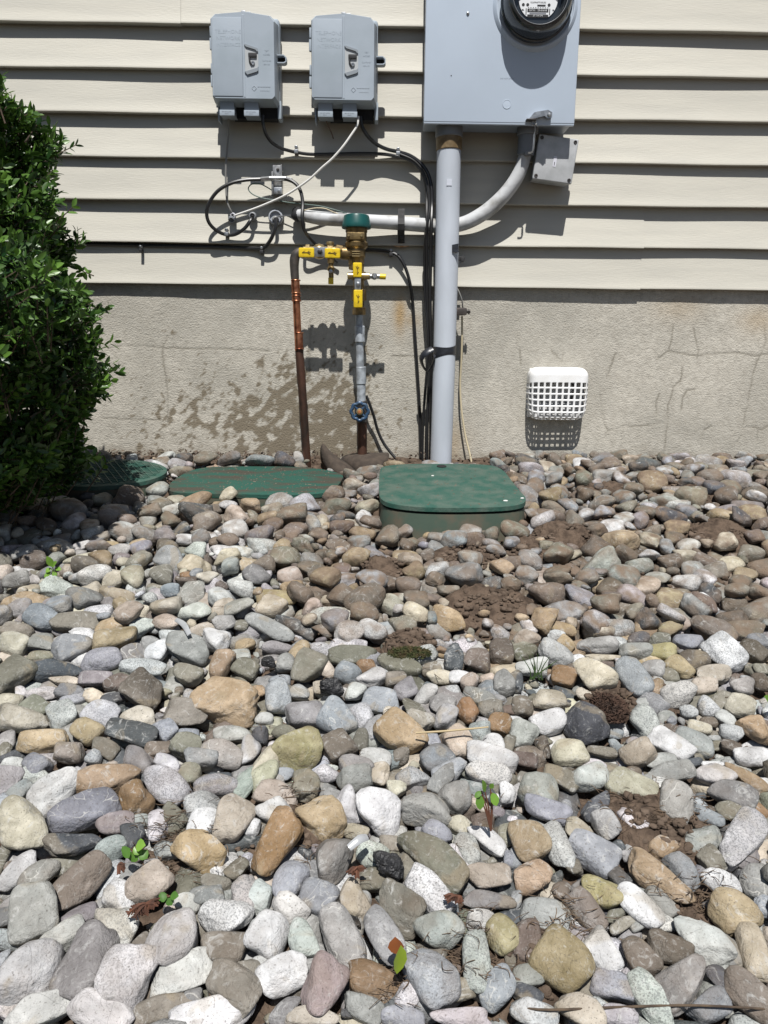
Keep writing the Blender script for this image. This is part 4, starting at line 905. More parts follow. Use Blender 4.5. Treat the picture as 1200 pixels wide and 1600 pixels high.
    bp = N.new('ShaderNodeBump'); bp.inputs['Strength'].default_value = .85; bp.inputs['Distance'].default_value = .0055; L(s2.outputs[0], bp.inputs['Height']); L(bp.outputs[0], b.inputs['Normal'])
    return m
M_stone = stone_material()
def tint_of(K, rs):
    c = np.array(PAL[K])*rs.uniform(.80, 1.22); c = c*(1+rs.normal(size=3)*.03); return np.clip(c, .005, .6)
def mix_of(K, rs, dust):
    s = {'S': .5, 'B': .35 if rs.rand() < .4 else .05, 'W': .35 if rs.rand() < .3 else .04, 'G': .12, 'I': .1}.get(K, .03)
    v = {'P': .8, 'W': .3, 'G': .6, 'D': .3, 'B': .5, 'O': .3, 'S': .3}.get(K, .15) * (rs.rand() < .22)
    return (s, v, dust)
def band_of(rs): return float(rs.rand() < .38)*rs.uniform(.4, 1.0)
def attrs(me, n, tint, km, offs, band=0.):
    a = me.attributes.new('tint', 'FLOAT_COLOR', 'POINT'); a.data.foreach_set('color', np.concatenate([tint, np.ones((n,1))], 1).astype(np.float32).ravel())
    a = me.attributes.new('kind_mix', 'FLOAT_COLOR', 'POINT'); a.data.foreach_set('color', np.concatenate([km, np.full((n,1), band)], 1).astype(np.float32).ravel())
    a = me.attributes.new('offs', 'FLOAT_VECTOR', 'POINT'); a.data.foreach_set('vector', offs.astype(np.float32).ravel())

# Stones read off the photograph: crop origin, then centre, long axis, short axis, tilt, kind (crop pixels, 3 per photo pixel)
STONES = """
@0,1200
10,70,170,150,0,G|490,55,330,150,4,T|785,85,250,150,-35,S|1015,75,220,120,6,S|890,35,120,110,0,O|240,115,260,190,60,W|150,38,150,90,15,S|90,115,130,90,45,B|110,272,250,235,-60,C|395,207,320,165,22,B
630,150,175,160,-20,R|805,235,150,110,-40,O|742,278,150,130,80,W|955,170,190,140,12,S|945,258,150,140,60,W|1095,240,215,180,70,C|1185,280,80,70,80,W|330,362,290,108,2,D|510,385,160,110,35,B|85,495,210,120,47,W
5,430,160,60,85,O|180,512,190,120,55,G|372,532,300,175,42,O|625,312,140,105,-45,D|708,548,230,180,50,C|935,392,250,175,-28,T|158,685,255,220,-60,G|570,605,170,150,-10,W|560,742,230,180,-50,W|365,690,190,100,18,P
290,790,220,140,32,W|140,962,300,262,80,W|408,905,340,225,72,P|592,980,285,258,75,W|812,792,285,255,55,W|855,972,320,165,25,W|1055,700,262,165,-8,S|1060,845,250,150,0,O|968,592,170,110,12,G|1150,600,190,130,-70,S
1092,1025,285,185,-28,O|1195,775,150,90,80,W|1165,935,120,80,10,O|195,1130,330,150,24,W|470,1150,330,165,-18,W|765,1122,320,105,17,O|990,1165,440,165,12,W|30,1120,140,110,0,W|35,805,170,100,-15,S|5,895,90,60,80,B
25,700,110,90,20,P|655,250,110,60,8,G|540,262,180,100,12,P|785,388,130,90,10,G|1110,475,130,95,20,O|1012,540,150,90,0,O|310,470,200,70,0,O|880,640,130,90,-10,W|15,175,100,80,70,B|1150,70,160,90,80,G|660,810,90,60,30,O|905,1070,90,80,0,G
@400,1200
90,357,330,190,62,R|235,75,150,140,90,O|40,40,170,110,35,C|330,25,120,85,-10,S|465,50,180,115,8,G|95,122,220,110,-10,C|105,215,215,125,-25,W|318,235,225,190,-35,T|425,180,180,135,-55,W|577,212,225,210,0,W
805,185,255,165,-14,P|735,42,170,100,10,S|660,105,100,110,0,C|880,50,190,85,40,G|942,140,160,135,20,G|1090,30,220,110,-15,S|1180,118,100,80,80,W|955,272,115,95,15,C|842,312,150,115,-35,B|832,425,370,170,-38,O
990,385,165,125,-50,S|950,422,140,85,-50,W|1085,335,200,100,-48,W|1180,310,110,100,80,C|350,432,235,180,72,P|545,410,160,120,-12,S|640,355,130,90,0,O|470,300,125,75,-10,C|150,520,215,170,38,B|18,600,160,115,75,W
290,612,185,150,-15,B|455,622,200,130,-50,C|425,675,185,72,-50,K|575,527,185,105,-5,O|715,470,160,110,-50,O|662,658,275,205,-35,O|812,588,285,150,-42,S|1095,507,225,120,4,C|1095,622,265,85,-8,P|150,660,210,120,-30,W
55,785,200,185,60,W|212,802,200,125,-55,W|400,795,330,180,-50,G|600,795,285,165,-48,G|860,762,225,165,18,G|1050,722,140,110,-20,W|1035,905,285,140,88,S|1160,795,190,155,-45,M|822,982,285,215,-48,B|128,972,250,155,22,W
310,1030,260,200,60,I|532,1002,270,165,-28,R|732,1062,180,130,8,W|500,1125,210,120,-20,G|136,1135,160,95,52,P|690,1172,220,105,-8,B|1135,1030,210,150,30,B|262,1172,270,100,0,C|960,1170,300,80,0,W|960,1040,150,100,10,O
15,970,95,50,80,W|20,912,75,55,10,W|1188,430,80,60,80,B|425,1150,60,38,0,D|1190,880,120,60,85,N|90,60,90,60,0,G|1100,140,110,60,-60,D
@800,1200
80,342,200,185,-60,T|212,362,245,120,-75,S|130,102,190,165,-10,G|165,200,230,120,-22,B|232,50,180,105,-32,O|362,48,200,115,12,W|562,88,240,150,-22,C|392,180,190,85,40,D|700,95,110,95,-35,W|772,172,200,180,30,G
735,25,260,95,5,G|955,38,160,135,-22,W|1100,50,200,85,-48,T|1032,132,220,140,-20,P|922,228,150,90,-28,B|1020,200,130,95,20,O|1085,330,340,150,42,S|890,332,210,115,8,G|438,262,150,115,-60,G|560,250,150,100,-50,W
380,398,245,165,-30,B|305,300,140,110,-30,C|710,372,150,98,28,T|690,520,335,150,-42,T|800,492,180,130,-75,B|100,505,195,145,5,T|425,582,205,150,-12,M|600,652,235,150,-48,W|695,625,170,100,-50,G|158,692,240,165,-20,G
352,668,210,130,-60,O|60,802,200,165,80,N|240,915,275,245,-30,T|430,862,215,175,-50,W|592,880,200,150,-55,N|740,842,215,150,-18,N|892,812,270,180,-48,W|1035,685,215,195,-40,T|978,542,190,120,-22,W|930,430,130,105,-60,O
1140,532,165,140,60,G|1175,642,110,85,80,B|1130,842,270,150,72,C|800,1012,310,180,22,P|480,1030,215,140,-22,B|655,1090,270,150,-58,S|920,1112,225,125,12,B|985,1000,150,105,-60,D|1110,1062,260,170,-48,O|325,1142,250,140,-28,C
105,1152,235,130,-12,W|500,1162,185,90,-12,W|722,730,100,85,0,S|545,412,75,55,0,G|1110,432,130,80,40,P|18,425,110,65,85,B|15,622,105,65,80,P|492,690,120,55,10,O|525,730,170,55,22,O|1030,862,150,90,85,P|72,980,170,100,5,G
75,1062,150,80,-15,D|492,512,120,95,-50,D|1185,95,90,60,80,W|600,730,110,50,20,G|290,470,80,70,10,O|1160,200,90,70,-30,R
@0,840
35,150,70,60,0,R|270,235,205,95,2,S|125,305,215,92,2,T|420,255,128,100,0,C|110,160,112,52,5,W|140,200,120,50,3,G|410,100,225,72,10,C|550,45,115,60,5,T|655,50,112,85,0,T|660,92,112,50,5,T
800,108,175,120,-8,G|912,132,155,100,-14,C|900,190,125,58,-4,R|787,195,92,82,0,P|1050,32,200,60,5,S|1122,80,140,72,0,W|1160,130,112,100,10,T|570,105,82,62,0,P|490,132,85,60,42,B|560,182,122,60,0,C
632,187,102,60,5,N|560,280,222,72,-10,C|640,242,92,80,0,W|760,245,150,62,-10,O|897,270,125,115,0,G|740,285,122,80,-10,G|200,385,190,115,-12,B|345,342,132,62,0,C|350,400,255,92,6,O|465,345,132,85,-10,S
530,322,122,60,-30,P|530,412,165,95,32,T|652,360,92,82,60,C|665,422,142,92,22,W|390,452,142,72,-12,W|75,442,152,90,-12,O|65,500,142,100,-10,C|200,490,138,86,-5,P|340,512,190,130,22,B|540,478,205,120,10,T
475,572,192,116,10,B|192,555,122,62,0,O|625,552,132,95,0,G|802,462,122,66,0,W|735,532,115,112,60,W|880,525,235,140,-6,G|1010,472,142,112,-12,W|955,432,130,80,22,C|670,610,225,75,-3,S|260,622,262,98,4,D
50,645,195,170,35,O|445,662,160,76,2,G|300,667,150,52,-5,C|1030,592,150,112,62,T|672,715,215,165,-22,N|550,682,130,90,22,N|880,642,152,100,-5,O|1060,765,325,190,-15,T|1150,612,130,90,-10,O|195,730,142,72,12,W
97,722,82,60,-40,W|330,722,150,76,-4,B|440,745,102,72,-10,C|350,757,130,62,22,B|550,752,150,70,22,D|40,772,132,72,5,C|165,790,162,92,-20,O|100,860,255,120,-10,C|290,832,145,130,-40,S|478,826,182,112,-10,W
655,842,178,92,-6,C|872,830,222,125,-6,O|405,905,152,115,-12,T|616,916,262,124,-8,D|775,900,122,95,-32,B|200,952,235,112,10,T|320,1000,152,112,0,O|740,988,142,76,5,N|30,952,100,80,-60,G|880,922,112,50,5,B
880,975,165,110,-12,O|1090,920,182,92,8,G|1040,1012,222,110,-15,G|942,1032,172,110,0,B|490,990,152,82,-20,O|450,1022,95,82,60,S|640,1042,180,112,-22,G|1170,1000,132,100,80,W|170,1062,132,112,-20,B|20,1000,80,60,80,O
785,1052,142,62,-12,W|60,1062,122,60,0,W|1150,502,102,72,5,T|1120,560,112,70,10,G|1030,355,155,90,62,C|990,240,110,80,60,W|1000,190,110,50,0,G|840,560,70,60,0,D
@400,1000
205,50,122,82,52,T|315,52,118,66,-18,S|140,112,102,96,0,G|245,130,185,145,62,O|320,135,112,80,-50,C|100,32,152,62,-5,G|450,75,242,92,0,O|430,20,192,60,0,S|430,152,128,102,-10,B|515,120,92,62,5,R
545,177,132,102,32,W|672,120,222,92,-16,O|655,182,118,96,0,O|770,75,185,86,10,S|825,137,112,66,5,O|932,85,145,98,66,D|1040,95,132,102,-8,N|1150,55,122,118,60,N|860,170,128,66,-5,C|952,170,112,66,10,W
1000,195,92,75,30,C|702,225,122,102,12,P|795,252,142,80,35,G|912,240,102,56,5,S|583,286,182,122,0,B|467,252,102,94,60,W|490,355,122,112,-30,W|320,215,113,75,5,C|100,272,148,128,-60,B|110,187,112,52,-5,B
205,250,102,72,-10,G|225,350,196,128,0,G|375,370,192,150,-32,B|1165,202,122,108,60,P|735,320,135,88,-52,O|770,372,132,96,-32,C|870,302,132,102,-10,P|890,362,124,118,60,G|995,332,122,106,-32,R|1050,272,172,82,-12,G
1100,320,122,92,0,O|1140,395,118,98,-10,R|1180,330,62,52,0,N|672,437,235,190,-38,T|552,410,132,82,62,G|640,352,102,62,-22,C|950,480,150,142,-60,C|820,467,106,66,0,B|1050,432,112,110,0,S|200,522,245,180,22,M
385,502,158,138,10,N|495,472,122,80,70,O|60,572,205,130,66,C|560,557,162,92,-5,W|850,552,168,122,10,B|740,602,175,145,-25,W|465,602,172,110,-16,G|330,612,113,76,-5,S|1100,562,255,135,-16,W|910,612,182,110,25,B
1112,492,122,98,-12,W|578,625,118,100,60,C|140,432,142,62,-5,O|20,442,92,80,80,D|1190,510,122,70,85,O|130,632,102,62,0,B|220,632,112,82,-6,O|680,547,92,72,10,O|40,370,92,62,0,W|12,240,72,70,0,T|1030,622,132,62,20,O
@800,900
45,150,132,92,0,N|240,177,212,112,-8,G|385,197,152,92,12,G|500,160,162,76,-10,O|635,205,118,108,0,D|790,187,132,76,-22,P|742,250,122,80,5,M|505,240,162,80,5,S|590,290,112,62,0,D|690,300,122,75,0,O
822,302,122,98,-16,B|950,250,202,120,-42,N|992,362,192,148,-50,S|1090,262,182,98,-10,N|1040,130,122,80,0,N|925,87,118,94,-10,D|400,322,202,84,0,G|205,362,168,125,-35,W|75,247,102,72,-20,W|230,250,152,62,-16,T
210,280,92,52,0,W|257,315,92,72,-22,T|60,360,122,80,0,O|68,290,132,72,0,C|95,427,165,94,0,W|490,312,112,62,-20,S|580,352,152,90,-12,G|700,357,140,92,-10,M|785,430,125,98,-32,T|658,437,122,86,-6,G
570,477,190,145,-50,B|395,465,205,158,0,C|240,477,122,102,-10,R|425,382,172,42,0,C|740,465,82,66,0,O|680,520,112,72,32,T|950,467,168,90,-5,C|855,402,142,98,-5,N|905,517,126,75,0,C|785,550,172,108,2,S
1070,612,142,110,-10,C|1145,717,152,138,-60,T|1085,520,122,82,0,G|175,577,166,96,-5,C|175,687,172,122,16,W|335,692,205,182,-32,D|45,612,112,92,0,N|55,737,152,130,0,G|270,832,182,122,5,C|475,740,102,46,0,B
620,682,165,142,70,S|748,792,210,122,-36,W|855,780,182,120,-16,G|590,832,172,122,12,C|915,612,105,88,-48,S|1005,672,102,70,-42,W|1030,740,112,72,-10,W|880,710,112,60,-16,C|1030,802,102,72,-20,N|1120,842,162,90,-6,W
420,827,152,60,-5,O|60,862,132,82,-5,N|370,882,152,52,-5,W|700,872,162,80,0,G|850,877,104,52,10,D|940,887,122,52,0,W|150,800,112,72,-62,N|18,492,112,70,80,D|1130,352,142,98,-32,N|830,640,82,60,0,S|1170,440,82,60,0,O
1165,502,92,80,70,N|1160,310,112,82,0,P|340,560,90,60,-20,C|620,600,80,50,0,G|300,400,80,60,40,W|530,410,90,60,0,W
@400,840
705,90,135,76,0,T|900,382,192,112,-20,T|825,135,106,76,0,D|850,60,102,80,-10,B|590,222,202,108,0,N|160,190,126,92,0,C|40,155,112,56,0,C|95,290,202,98,0,M|260,160,152,82,-8,N|250,290,122,80,0,N
265,230,132,56,0,N|350,295,96,56,-5,C|420,265,112,72,-12,W|745,285,112,52,0,W|640,322,152,90,-30,C|690,415,142,118,0,O|370,370,252,86,5,S|540,430,142,98,-30,W|440,455,152,118,0,S|190,412,222,66,-26,D
60,420,252,88,-28,G|780,342,122,80,0,O|110,90,162,60,0,N|380,40,142,80,0,N|450,132,132,72,0,W|1115,220,126,68,0,D|1110,150,122,72,0,C|915,265,92,52,0,N|935,140,132,80,0,N|1160,95,82,52,0,C
520,125,122,42,-5,B|570,85,72,42,0,T
"""
rows = []
o_ = (0,0)
for ln in STONES.strip().splitlines():
    if ln[0] == '@': o_ = tuple(float(v) for v in ln[1:].split(',')); continue
    for q in ln.split('|'):
        a = q.split(','); v = [float(k) for k in a[:5]]
        rows.append([o_[0]+v[0]/3, o_[1]+v[1]/3, v[2]/3, v[3]/3, v[4], a[5]])
# the same stone read twice from two overlapping crops: keep the first
keep = []
for r in rows:
    if all(math.hypot(r[0]-k[0], r[1]-k[1]) > .28*(min(r[2],r[3])+min(k[2],k[3]))*.75 for k in keep): keep.append(r)
rows = keep
rows.sort(key=lambda r: -r[2]*r[3])
IND = rows[:300]; REST = rows[300:]

n_up = Vector((0,-SLOPE,1)).normalized()
def place(r, rs):
    px, py, w_, h_, th, K = r
    hc = .024
    c0 = gr(px, py, hc); vd = (CAM-c0); depth = -(c0-CAM).dot(-fwd) if False else (c0-CAM).dot(fwd); vd.normalize()
    mpp = depth/FPX*1.0
    W, H = w_*mpp/2*.985, h_*mpp/2*.985
    mN = (n_up + vd*.55).normalized(); e1 = (Vector((1,0,0)) - mN*mN.x).normalized(); e2 = mN.cross(e1)
    sa = max(.5, mN.dot(vd)); ca = math.sqrt(1-sa*sa)
    t = radians(th); R2 = np.array([[cos(t),-sin(t)],[sin(t),cos(t)]]); C = R2@np.diag([W*W,H*H])@R2.T
    cth = (.66+.20*rs.rand())*min(W,H)
    C[1,1] = max(C[1,1]-(cth*ca)**2, .45*C[1,1]); C[1,1] /= sa*sa; C[0,1] /= sa; C[1,0] = C[0,1]
    ev, U = np.linalg.eigh(C); ev = np.sqrt(np.maximum(ev, (.35*min(W,H))**2))
    a_, b_ = ev[1], ev[0]; ux = e1*U[0,1]+e2*U[1,1]; uy = mN.cross(ux)
    low = sum(abs(v.dot(n_up))*s_ for v, s_ in ((ux,a_),(uy,b_),(mN,cth)))
    hc = max(.018, min(.040, .012+low*.60)); c0 = gr(px, py, hc)
    return c0, (ux, uy, mN), (a_, b_, cth), hc
# heights above the bed plane, for settling the smaller stones between the large ones
RES = .005; hx = np.arange(-1.75, 1.75, RES); hy = np.arange(-1.90, .012, RES); HX, HY = np.meshgrid(hx, hy)
HM = mud(HX, HY)*.9
def ell(cx, cy, ux, uy, a_, b_):
    """indices and squared radius of an ellipse footprint"""
    R_ = max(a_, b_); i0 = max(0, int((cx-R_+1.75)/RES)); i1 = min(len(hx), int((cx+R_+1.75)/RES)+2); j0 = max(0, int((cy-R_+1.90)/RES)); j1 = min(len(hy), int((cy+R_+1.90)/RES)+2)
    if i1-i0 < 2 or j1-j0 < 2: return None
    dx = HX[j0:j1,i0:i1]-cx; dy = HY[j0:j1,i0:i1]-cy; n = math.hypot(ux, uy)+1e-9; ux /= n; uy /= n
    return (slice(j0,j1), slice(i0,i1)), ((dx*ux+dy*uy)/a_)**2 + ((-dx*uy+dy*ux)/b_)**2
for P_ in LIDS:        # keep the lids clear
    c_ = sum(P_, Vector())/len(P_); poly = np.array([[p.x,p.y] for p in P_]); inside = np.zeros(HX.shape, bool); j = len(poly)-1
    for i in range(len(poly)):
        xi, yi, xj, yj = *poly[i], *poly[j]
        inside ^= ((yi > HY) != (yj > HY)) & (HX < (xj-xi)*(HY-yi)/(yj-yi+1e-12)+xi); j = i
    HM[inside] = 1.0
# bare litter strip along the wall behind the lids
strip = ((HX > -.74) & (HX < -.15) & (HY > -.055)) | ((HX > -.03) & (HX < .30) & (HY > -.115)) | ((HX > -.17) & (HX < .02) & (HY > -.15))
HM[strip & (HM < .5)] = .70
stuff = []        # (centre, basis, axes, level, kind, dust)
def proj(p):
    d = Vector(p)-CAM; z = d.dot(fwd); return (600+FPX*d.dot(RT)/z, 800-FPX*d.dot(UP)/z) if z > .05 else (9999,9999)
def inview(p, mrg=60):
    x, y = proj(p); return -mrg < x < 1200+mrg and -mrg < y < 1600+mrg
def kind_at(px, py, rs):
    if py < 745: ks = 'NNOGWCSBDOT'
    elif py < 830: ks = 'NNNOOGCWCBSGDTP' if px < 860 else 'NNNNOGGWSBDPT'
    elif py < 960: ks = 'WCCTGGSWNOPB' if px < 430 else ('NNNNOOGCWBT' if px < 1250 else 'N')
    elif py < 1050: ks = 'WGGCTSBOOP' if px < 700 else 'NNOGWSBCT'
    else: ks = 'GGOONWBPSCD'
    return ks[rs.randint(len(ks))]
def dust_at(px, py, rs):
    base = .0
    if py < 1000 and px > 430: base = .75
    elif py < 860: base = .55
    elif py < 960: base = .15
    return float(np.clip(base + rs.uniform(-.35,.25), 0, .95))
rs = np.random.RandomState(5)
# first layer, half sunk in soil
yy_ = -1.86
while yy_ < -.005:
    xx_ = -1.70
    while xx_ < 1.70:
        cx, cy = xx_+rs.uniform(-.012,.012), yy_+rs.uniform(-.010,.010); xx_ += .043
        if cy > -.012: continue
        p_ = Vector((cx, cy, SLOPE*cy)); px, py = proj(p_)
        e = ell(cx, cy, 1, 0, .02, .016)
        if e is None or HM[e[0]].max() > .8 or (HM[e[0]].max() > .5 and rs.rand() < .96): continue
        if float(mud(np.array([cx]), np.array([cy]))[0]) > .024 and rs.rand() < .75: continue
        a_ = rs.uniform(.020,.032); b_ = a_*rs.uniform(.6,.9); c_ = a_*rs.uniform(.42,.62); th = rs.uniform(0, pi)
        nn = (n_up + Vector((rs.normal()*.22, rs.normal()*.22, 0))).normalized(); ux = (Vector((cos(th), sin(th), 0)) - nn*nn.dot(Vector((cos(th), sin(th), 0)))).normalized(); uy = nn.cross(ux)
        hc = (rs.uniform(.003,.012) if py < 1000 else rs.uniform(-.006,.004)) - .010*max(0., 1+cy/.14)
        stuff.append((Vector((cx,cy,SLOPE*cy+hc)), (ux,uy,nn), (a_,b_,c_), 3 if (inview(p_) and py > 1050) else 2, kind_at(px,py,rs), dust_at(px,py,rs)))
        e = ell(cx, cy, ux.x, ux.y, a_, b_)
        top = hc + c_*np.sqrt(np.clip(1-e[1],0,1)); HM[e[0]] = np.where((e[1] < 1) & (HM[e[0]] < .5), np.maximum(HM[e[0]], top), HM[e[0]])
    yy_ += .037
# the stones of the photograph
PL = []
for i, r in enumerate(rows):
    rr = np.random.RandomState(1000+i); c0, B_, ax_, hc = place(r, rr); PL.append((r, c0, B_, ax_, hc, rr))
    e = ell(c0.x, c0.y, B_[0].x, B_[0].y, ax_[0], ax_[1]*.95)
    if e is None: continue
    top = hc + ax_[2]*np.sqrt(np.clip(1-e[1],0,1)); HM[e[0]] = np.where((e[1] < 1) & (HM[e[0]] < .5), np.maximum(HM[e[0]], top), HM[e[0]])
for r, c0, B_, ax_, hc, rr in PL[300:]:
    stuff.append((c0, B_, ax_, 3, r[5], dust_at(r[0], r[1], rr)*.8))
# settle more stones into what is still low, larger ones first
def settle(n, amin, amax, region, limit, lvl, tries=14):
    cnt = 0
    for _ in range(n):
        a_ = rs.uniform(amin, amax); b_ = a_*rs.uniform(.58,.92); c_ = a_*rs.uniform(.42,.66); th = rs.uniform(0, pi) if rs.rand() < .5 else rs.normal()*.5; best = None
        for _t in range(tries):
            cx, cy = region(rs); e = ell(cx, cy, cos(th), sin(th), a_, b_)
            if e is None: continue
            m_ = e[1] < 1
            if not m_.any(): continue
            h = HM[e[0]][m_]
            if h.max() > .5: continue
            under = h + c_*np.sqrt(1-e[1][m_])*.85; k = np.sort(under)[int(len(under)*.90)] if len(under) > 3 else under.max()
            if best is None or k < best[0]: best = (k, cx, cy, e)
        if best is None: continue
        k, cx, cy, e = best; hc = k - .001
        if hc + c_*.8 > limit - .030*max(0., 1+cy/.20): continue
        # tilt with what it rests on
        j, i = e[0]; sub = HM[j,i]; gx = float(np.clip((sub[:, -1].mean()-sub[:, 0].mean())/(2*a_), -.5, .5)); gy = float(np.clip((sub[-1].mean()-sub[0].mean())/(2*a_), -.5, .5))
        nn = (n_up + Vector((-gx*.8 + rs.normal()*.16, -gy*.8 + rs.normal()*.16, 0))).normalized(); t0 = Vector((cos(th), sin(th), 0)); ux = (t0 - nn*nn.dot(t0)).normalized(); uy = nn.cross(ux)
        p_ = Vector((cx, cy, SLOPE*cy+hc)); px, py = proj(p_)
        stuff.append((p_, (ux,uy,nn), (a_,b_,c_), lvl, kind_at(px,py,rs), dust_at(px,py,rs)))
        top = hc + c_*np.sqrt(np.clip(1-e[1],0,1)); HM[e[0]] = np.where((e[1] < 1) & (HM[e[0]] < .5), np.maximum(HM[e[0]], top), HM[e[0]]); cnt += 1
    return cnt
YB = gr(600, 985, .02).y
up_reg = lambda q: (q.uniform(-1.7, 1.7), q.uniform(YB, -.012))
def side_reg(q):
    while True:
        x, y = q.uniform(-1.7,1.7), q.uniform(-1.88, YB)
        px, py = proj((x, y, SLOPE*y+.02))
        if px < -30 or px > 1230 or py > 1640: return x, y
full = lambda q: (q.uniform(-.95,.95), q.uniform(-1.55, YB+.05))
wall_reg = lambda q: (q.uniform(-1.2, 1.3), q.uniform(-.10, -.014))
settle(420, .027, .038, up_reg, .060, 3)
settle(1000, .017, .028, up_reg, .058, 3)
settle(850, .024, .036, side_reg, .056, 2, 6)
settle(500, .013, .020, full, .020, 3)
settle(1300, .006, .013, full, .019, 3)
settle(1100, .007, .014, up_reg, .046, 2)
settle(1500, .004, .008, full, .012, 2, 6)
settle(260, .007, .012, wall_reg, .044, 3)
# crumbs of soil lying in the gaps and on the mud
SC = []
rc = np.random.RandomState(77)
while len(SC) < 5200:
    if rc.rand() < .45:
        cx, cy = rc.uniform(-.95,.95), rc.uniform(-1.55, -.01)
    else:
        p_, hw, hh, r_ = MUDW[rc.randint(len(MUDW))]; cx, cy = p_.x + rc.normal()*hw/FPX*1.2, p_.y + rc.normal()*.045
    if not (-1.6 < cx < 1.6 and -1.8 < cy < -.005): continue
    h = HM[min(len(hy)-1,int((cy+1.90)/RES)), min(len(hx)-1,int((cx+1.75)/RES))]
    md_ = float(mud(np.array([cx]), np.array([cy]))[0])
    if h > .9 or (h > .009 and md_ < .012): continue
    s_ = .0016 + .0050*rc.rand()**2.5*(1 if md_ > .012 else .5)
    if h > .5: h = .002
    SC.append((cx, cy, SLOPE*cy + min(h, max(md_*.95, .02) if md_ > .01 else h) + s_*.3, s_))
cnt_vis = len(stuff)
# one mesh for everything beyond the 300 largest
VV = []; FF = []; TT = []; KM = []; OF = []; base = 0
lib = {}
for i, (c0, B_, ax_, lvl, K, dust) in enumerate(stuff):
    q = np.random.RandomState(50000+i)
    V, F = pebble(lvl, *ax_, q, q.uniform(.15,1.0)); Mx = np.array([B_[0][:], B_[1][:], B_[2][:]])
    V = V@Mx + np.array(c0[:]); VV.append(V); FF.append(F+base); base += len(V); n = len(V)
    TT.append(np.tile(tint_of(K, q), (n,1))); KM.append(np.tile(mix_of(K, q, dust), (n,1))); OF.append(np.tile(q.uniform(-9,9,3), (n,1)))
VV = np.concatenate(VV); FF = np.concatenate(FF)
def tri_obj(name, V, F, m, loc=None):
    me = bpy.data.meshes.new(name); me.vertices.add(len(V)); me.vertices.foreach_set('co', V.astype(np.float32).ravel())
    me.loops.add(F.size); me.loops.foreach_set('vertex_index', F.astype(np.int32).ravel()); me.polygons.add(len(F))
    me.polygons.foreach_set('loop_start', (np.arange(len(F))*F.shape[1]).astype(np.int32)); me.update(calc_edges=True)
    me.polygons.foreach_set('use_smooth', np.ones(len(F), bool)); me.materials.append(m)
    o = bpy.data.objects.new(name, me); COL.objects.link(o)
    if loc is not None: o.location = loc
    return o
so = tri_obj('gravel', VV, FF, M_stone); attrs(so.data, len(VV), np.concatenate(TT), np.concatenate(KM), np.concatenate(OF))
tag(so, 'small mixed river stones filling the bed between the larger ones', 'gravel', kind='stuff')

CV = []; CF = []; b0_ = 0
for i, (x_, y_, z_, s_) in enumerate(SC):
    V, F = pebble(2, s_, s_*rc.uniform(.6,1), s_*rc.uniform(.5,.9), rc, 1.0); CV.append(V + np.array([x_,y_,z_])); CF.append(F+b0_); b0_ += len(V)
cr_ = tri_obj('soil_crumbs', np.concatenate(CV), np.concatenate(CF), mat('soil_crumb', (.085,.062,.046), .95, 0, (.15,.112,.085), 35, .8, 500, .002, .15))
tag(cr_, 'crumbs of brown soil lying in the gaps between the river stones', 'soil', kind='stuff')

# ---- labels for the 300 largest
def look(r):
    px, py, w_, h_, th, K = r; q = h_/w_; t = ((th+90) % 180)-90
    size = 'large' if w_ > 88 else ('small' if w_ < 46 else '')
    shape = 'long flat' if q < .42 else ('oblong' if q < .56 else ('oval' if q < .74 else ('rounded' if q < .88 else 'round')))
    tilt = '' if q >= .8 else ('upright' if abs(t) > 68 else ('tipped left' if t < -25 else ('tipped right' if t > 25 else '')))
    if K == 'K': return 'black burnt charcoal lump', 'black charcoal lump'
    return ' '.join(x for x in (size, WORD[K], shape, 'stone', tilt) if x), ' '.join(x for x in (WORD[K], shape, 'stone') if x)
LK = [look(r) for r in IND]
def zone(r):
    px, py = r[0], r[1]
    v = 'at the bottom edge' if py > 1530 else ('near the bottom' if py > 1370 else ('below mid bed' if py > 1200 else ('at mid bed' if py > 1060 else 'in the upper bed')))
    h = 'far left' if px < 200 else ('left' if px < 450 else ('centre' if px < 750 else ('right' if px < 1000 else 'far right')))
    return v + ', ' + h
def nb(i, dx, dy):
    r = IND[i]; best = None
    for j, q in enumerate(IND):
        if j == i: continue
        vx, vy = q[0]-r[0], q[1]-r[1]; L = math.hypot(vx, vy)
        if L < 200 and (vx*dx+vy*dy) > .78*L and (best is None or L < best[0]): best = (L, j)
    return best[1] if best else None
used = {}
LAB = []
from collections import Counter
cnt = Counter(l[0] for l in LK); cz = Counter((l[0], zone(r)) for l, r in zip(LK, IND))
for i, r in enumerate(IND):
    l, _s = LK[i]; L_, R_, U_, D_n = nb(i,-1,0), nb(i,1,0), nb(i,0,-1), nb(i,0,1); art = lambda j: ('an ' if LK[j][1][0] in 'aeiou' else 'a ') + LK[j][1]
    c_ = []
    if cnt[l] == 1 or cz[(l, zone(r))] == 1: c_.append(l + ' ' + zone(r))
    for j, wd in ((L_, 'right of'), (U_, 'below'), (R_, 'left of'), (D_n, 'above')):
        if j is not None: c_.append(l + ' ' + wd + ' ' + art(j) + ' ' + zone(r))
    for j, wd in ((L_, 'right of'), (U_, 'below'), (R_, 'left of'), (D_n, 'above')):
        if j is not None: c_.append(l.replace(' tipped left','').replace(' tipped right','').replace(' upright','') + ' ' + wd + ' ' + art(j) + ' ' + zone(r))
    c_ += [l + ' ' + wd + ' ' + art(j) for j, wd in ((L_, 'right of'), (U_, 'below'), (R_, 'left of'), (D_n, 'above')) if j is not None]
    ok = [x.replace("right right of", "right, right of") for x in c_ if x.replace("right right of", "right, right of") not in used and 4 <= len(x.replace(',','').split()) <= 16]
    x = ok[0] if ok else (l + ' ' + zone(r))
    k = 2
    used[x] = 1; LAB.append(x)
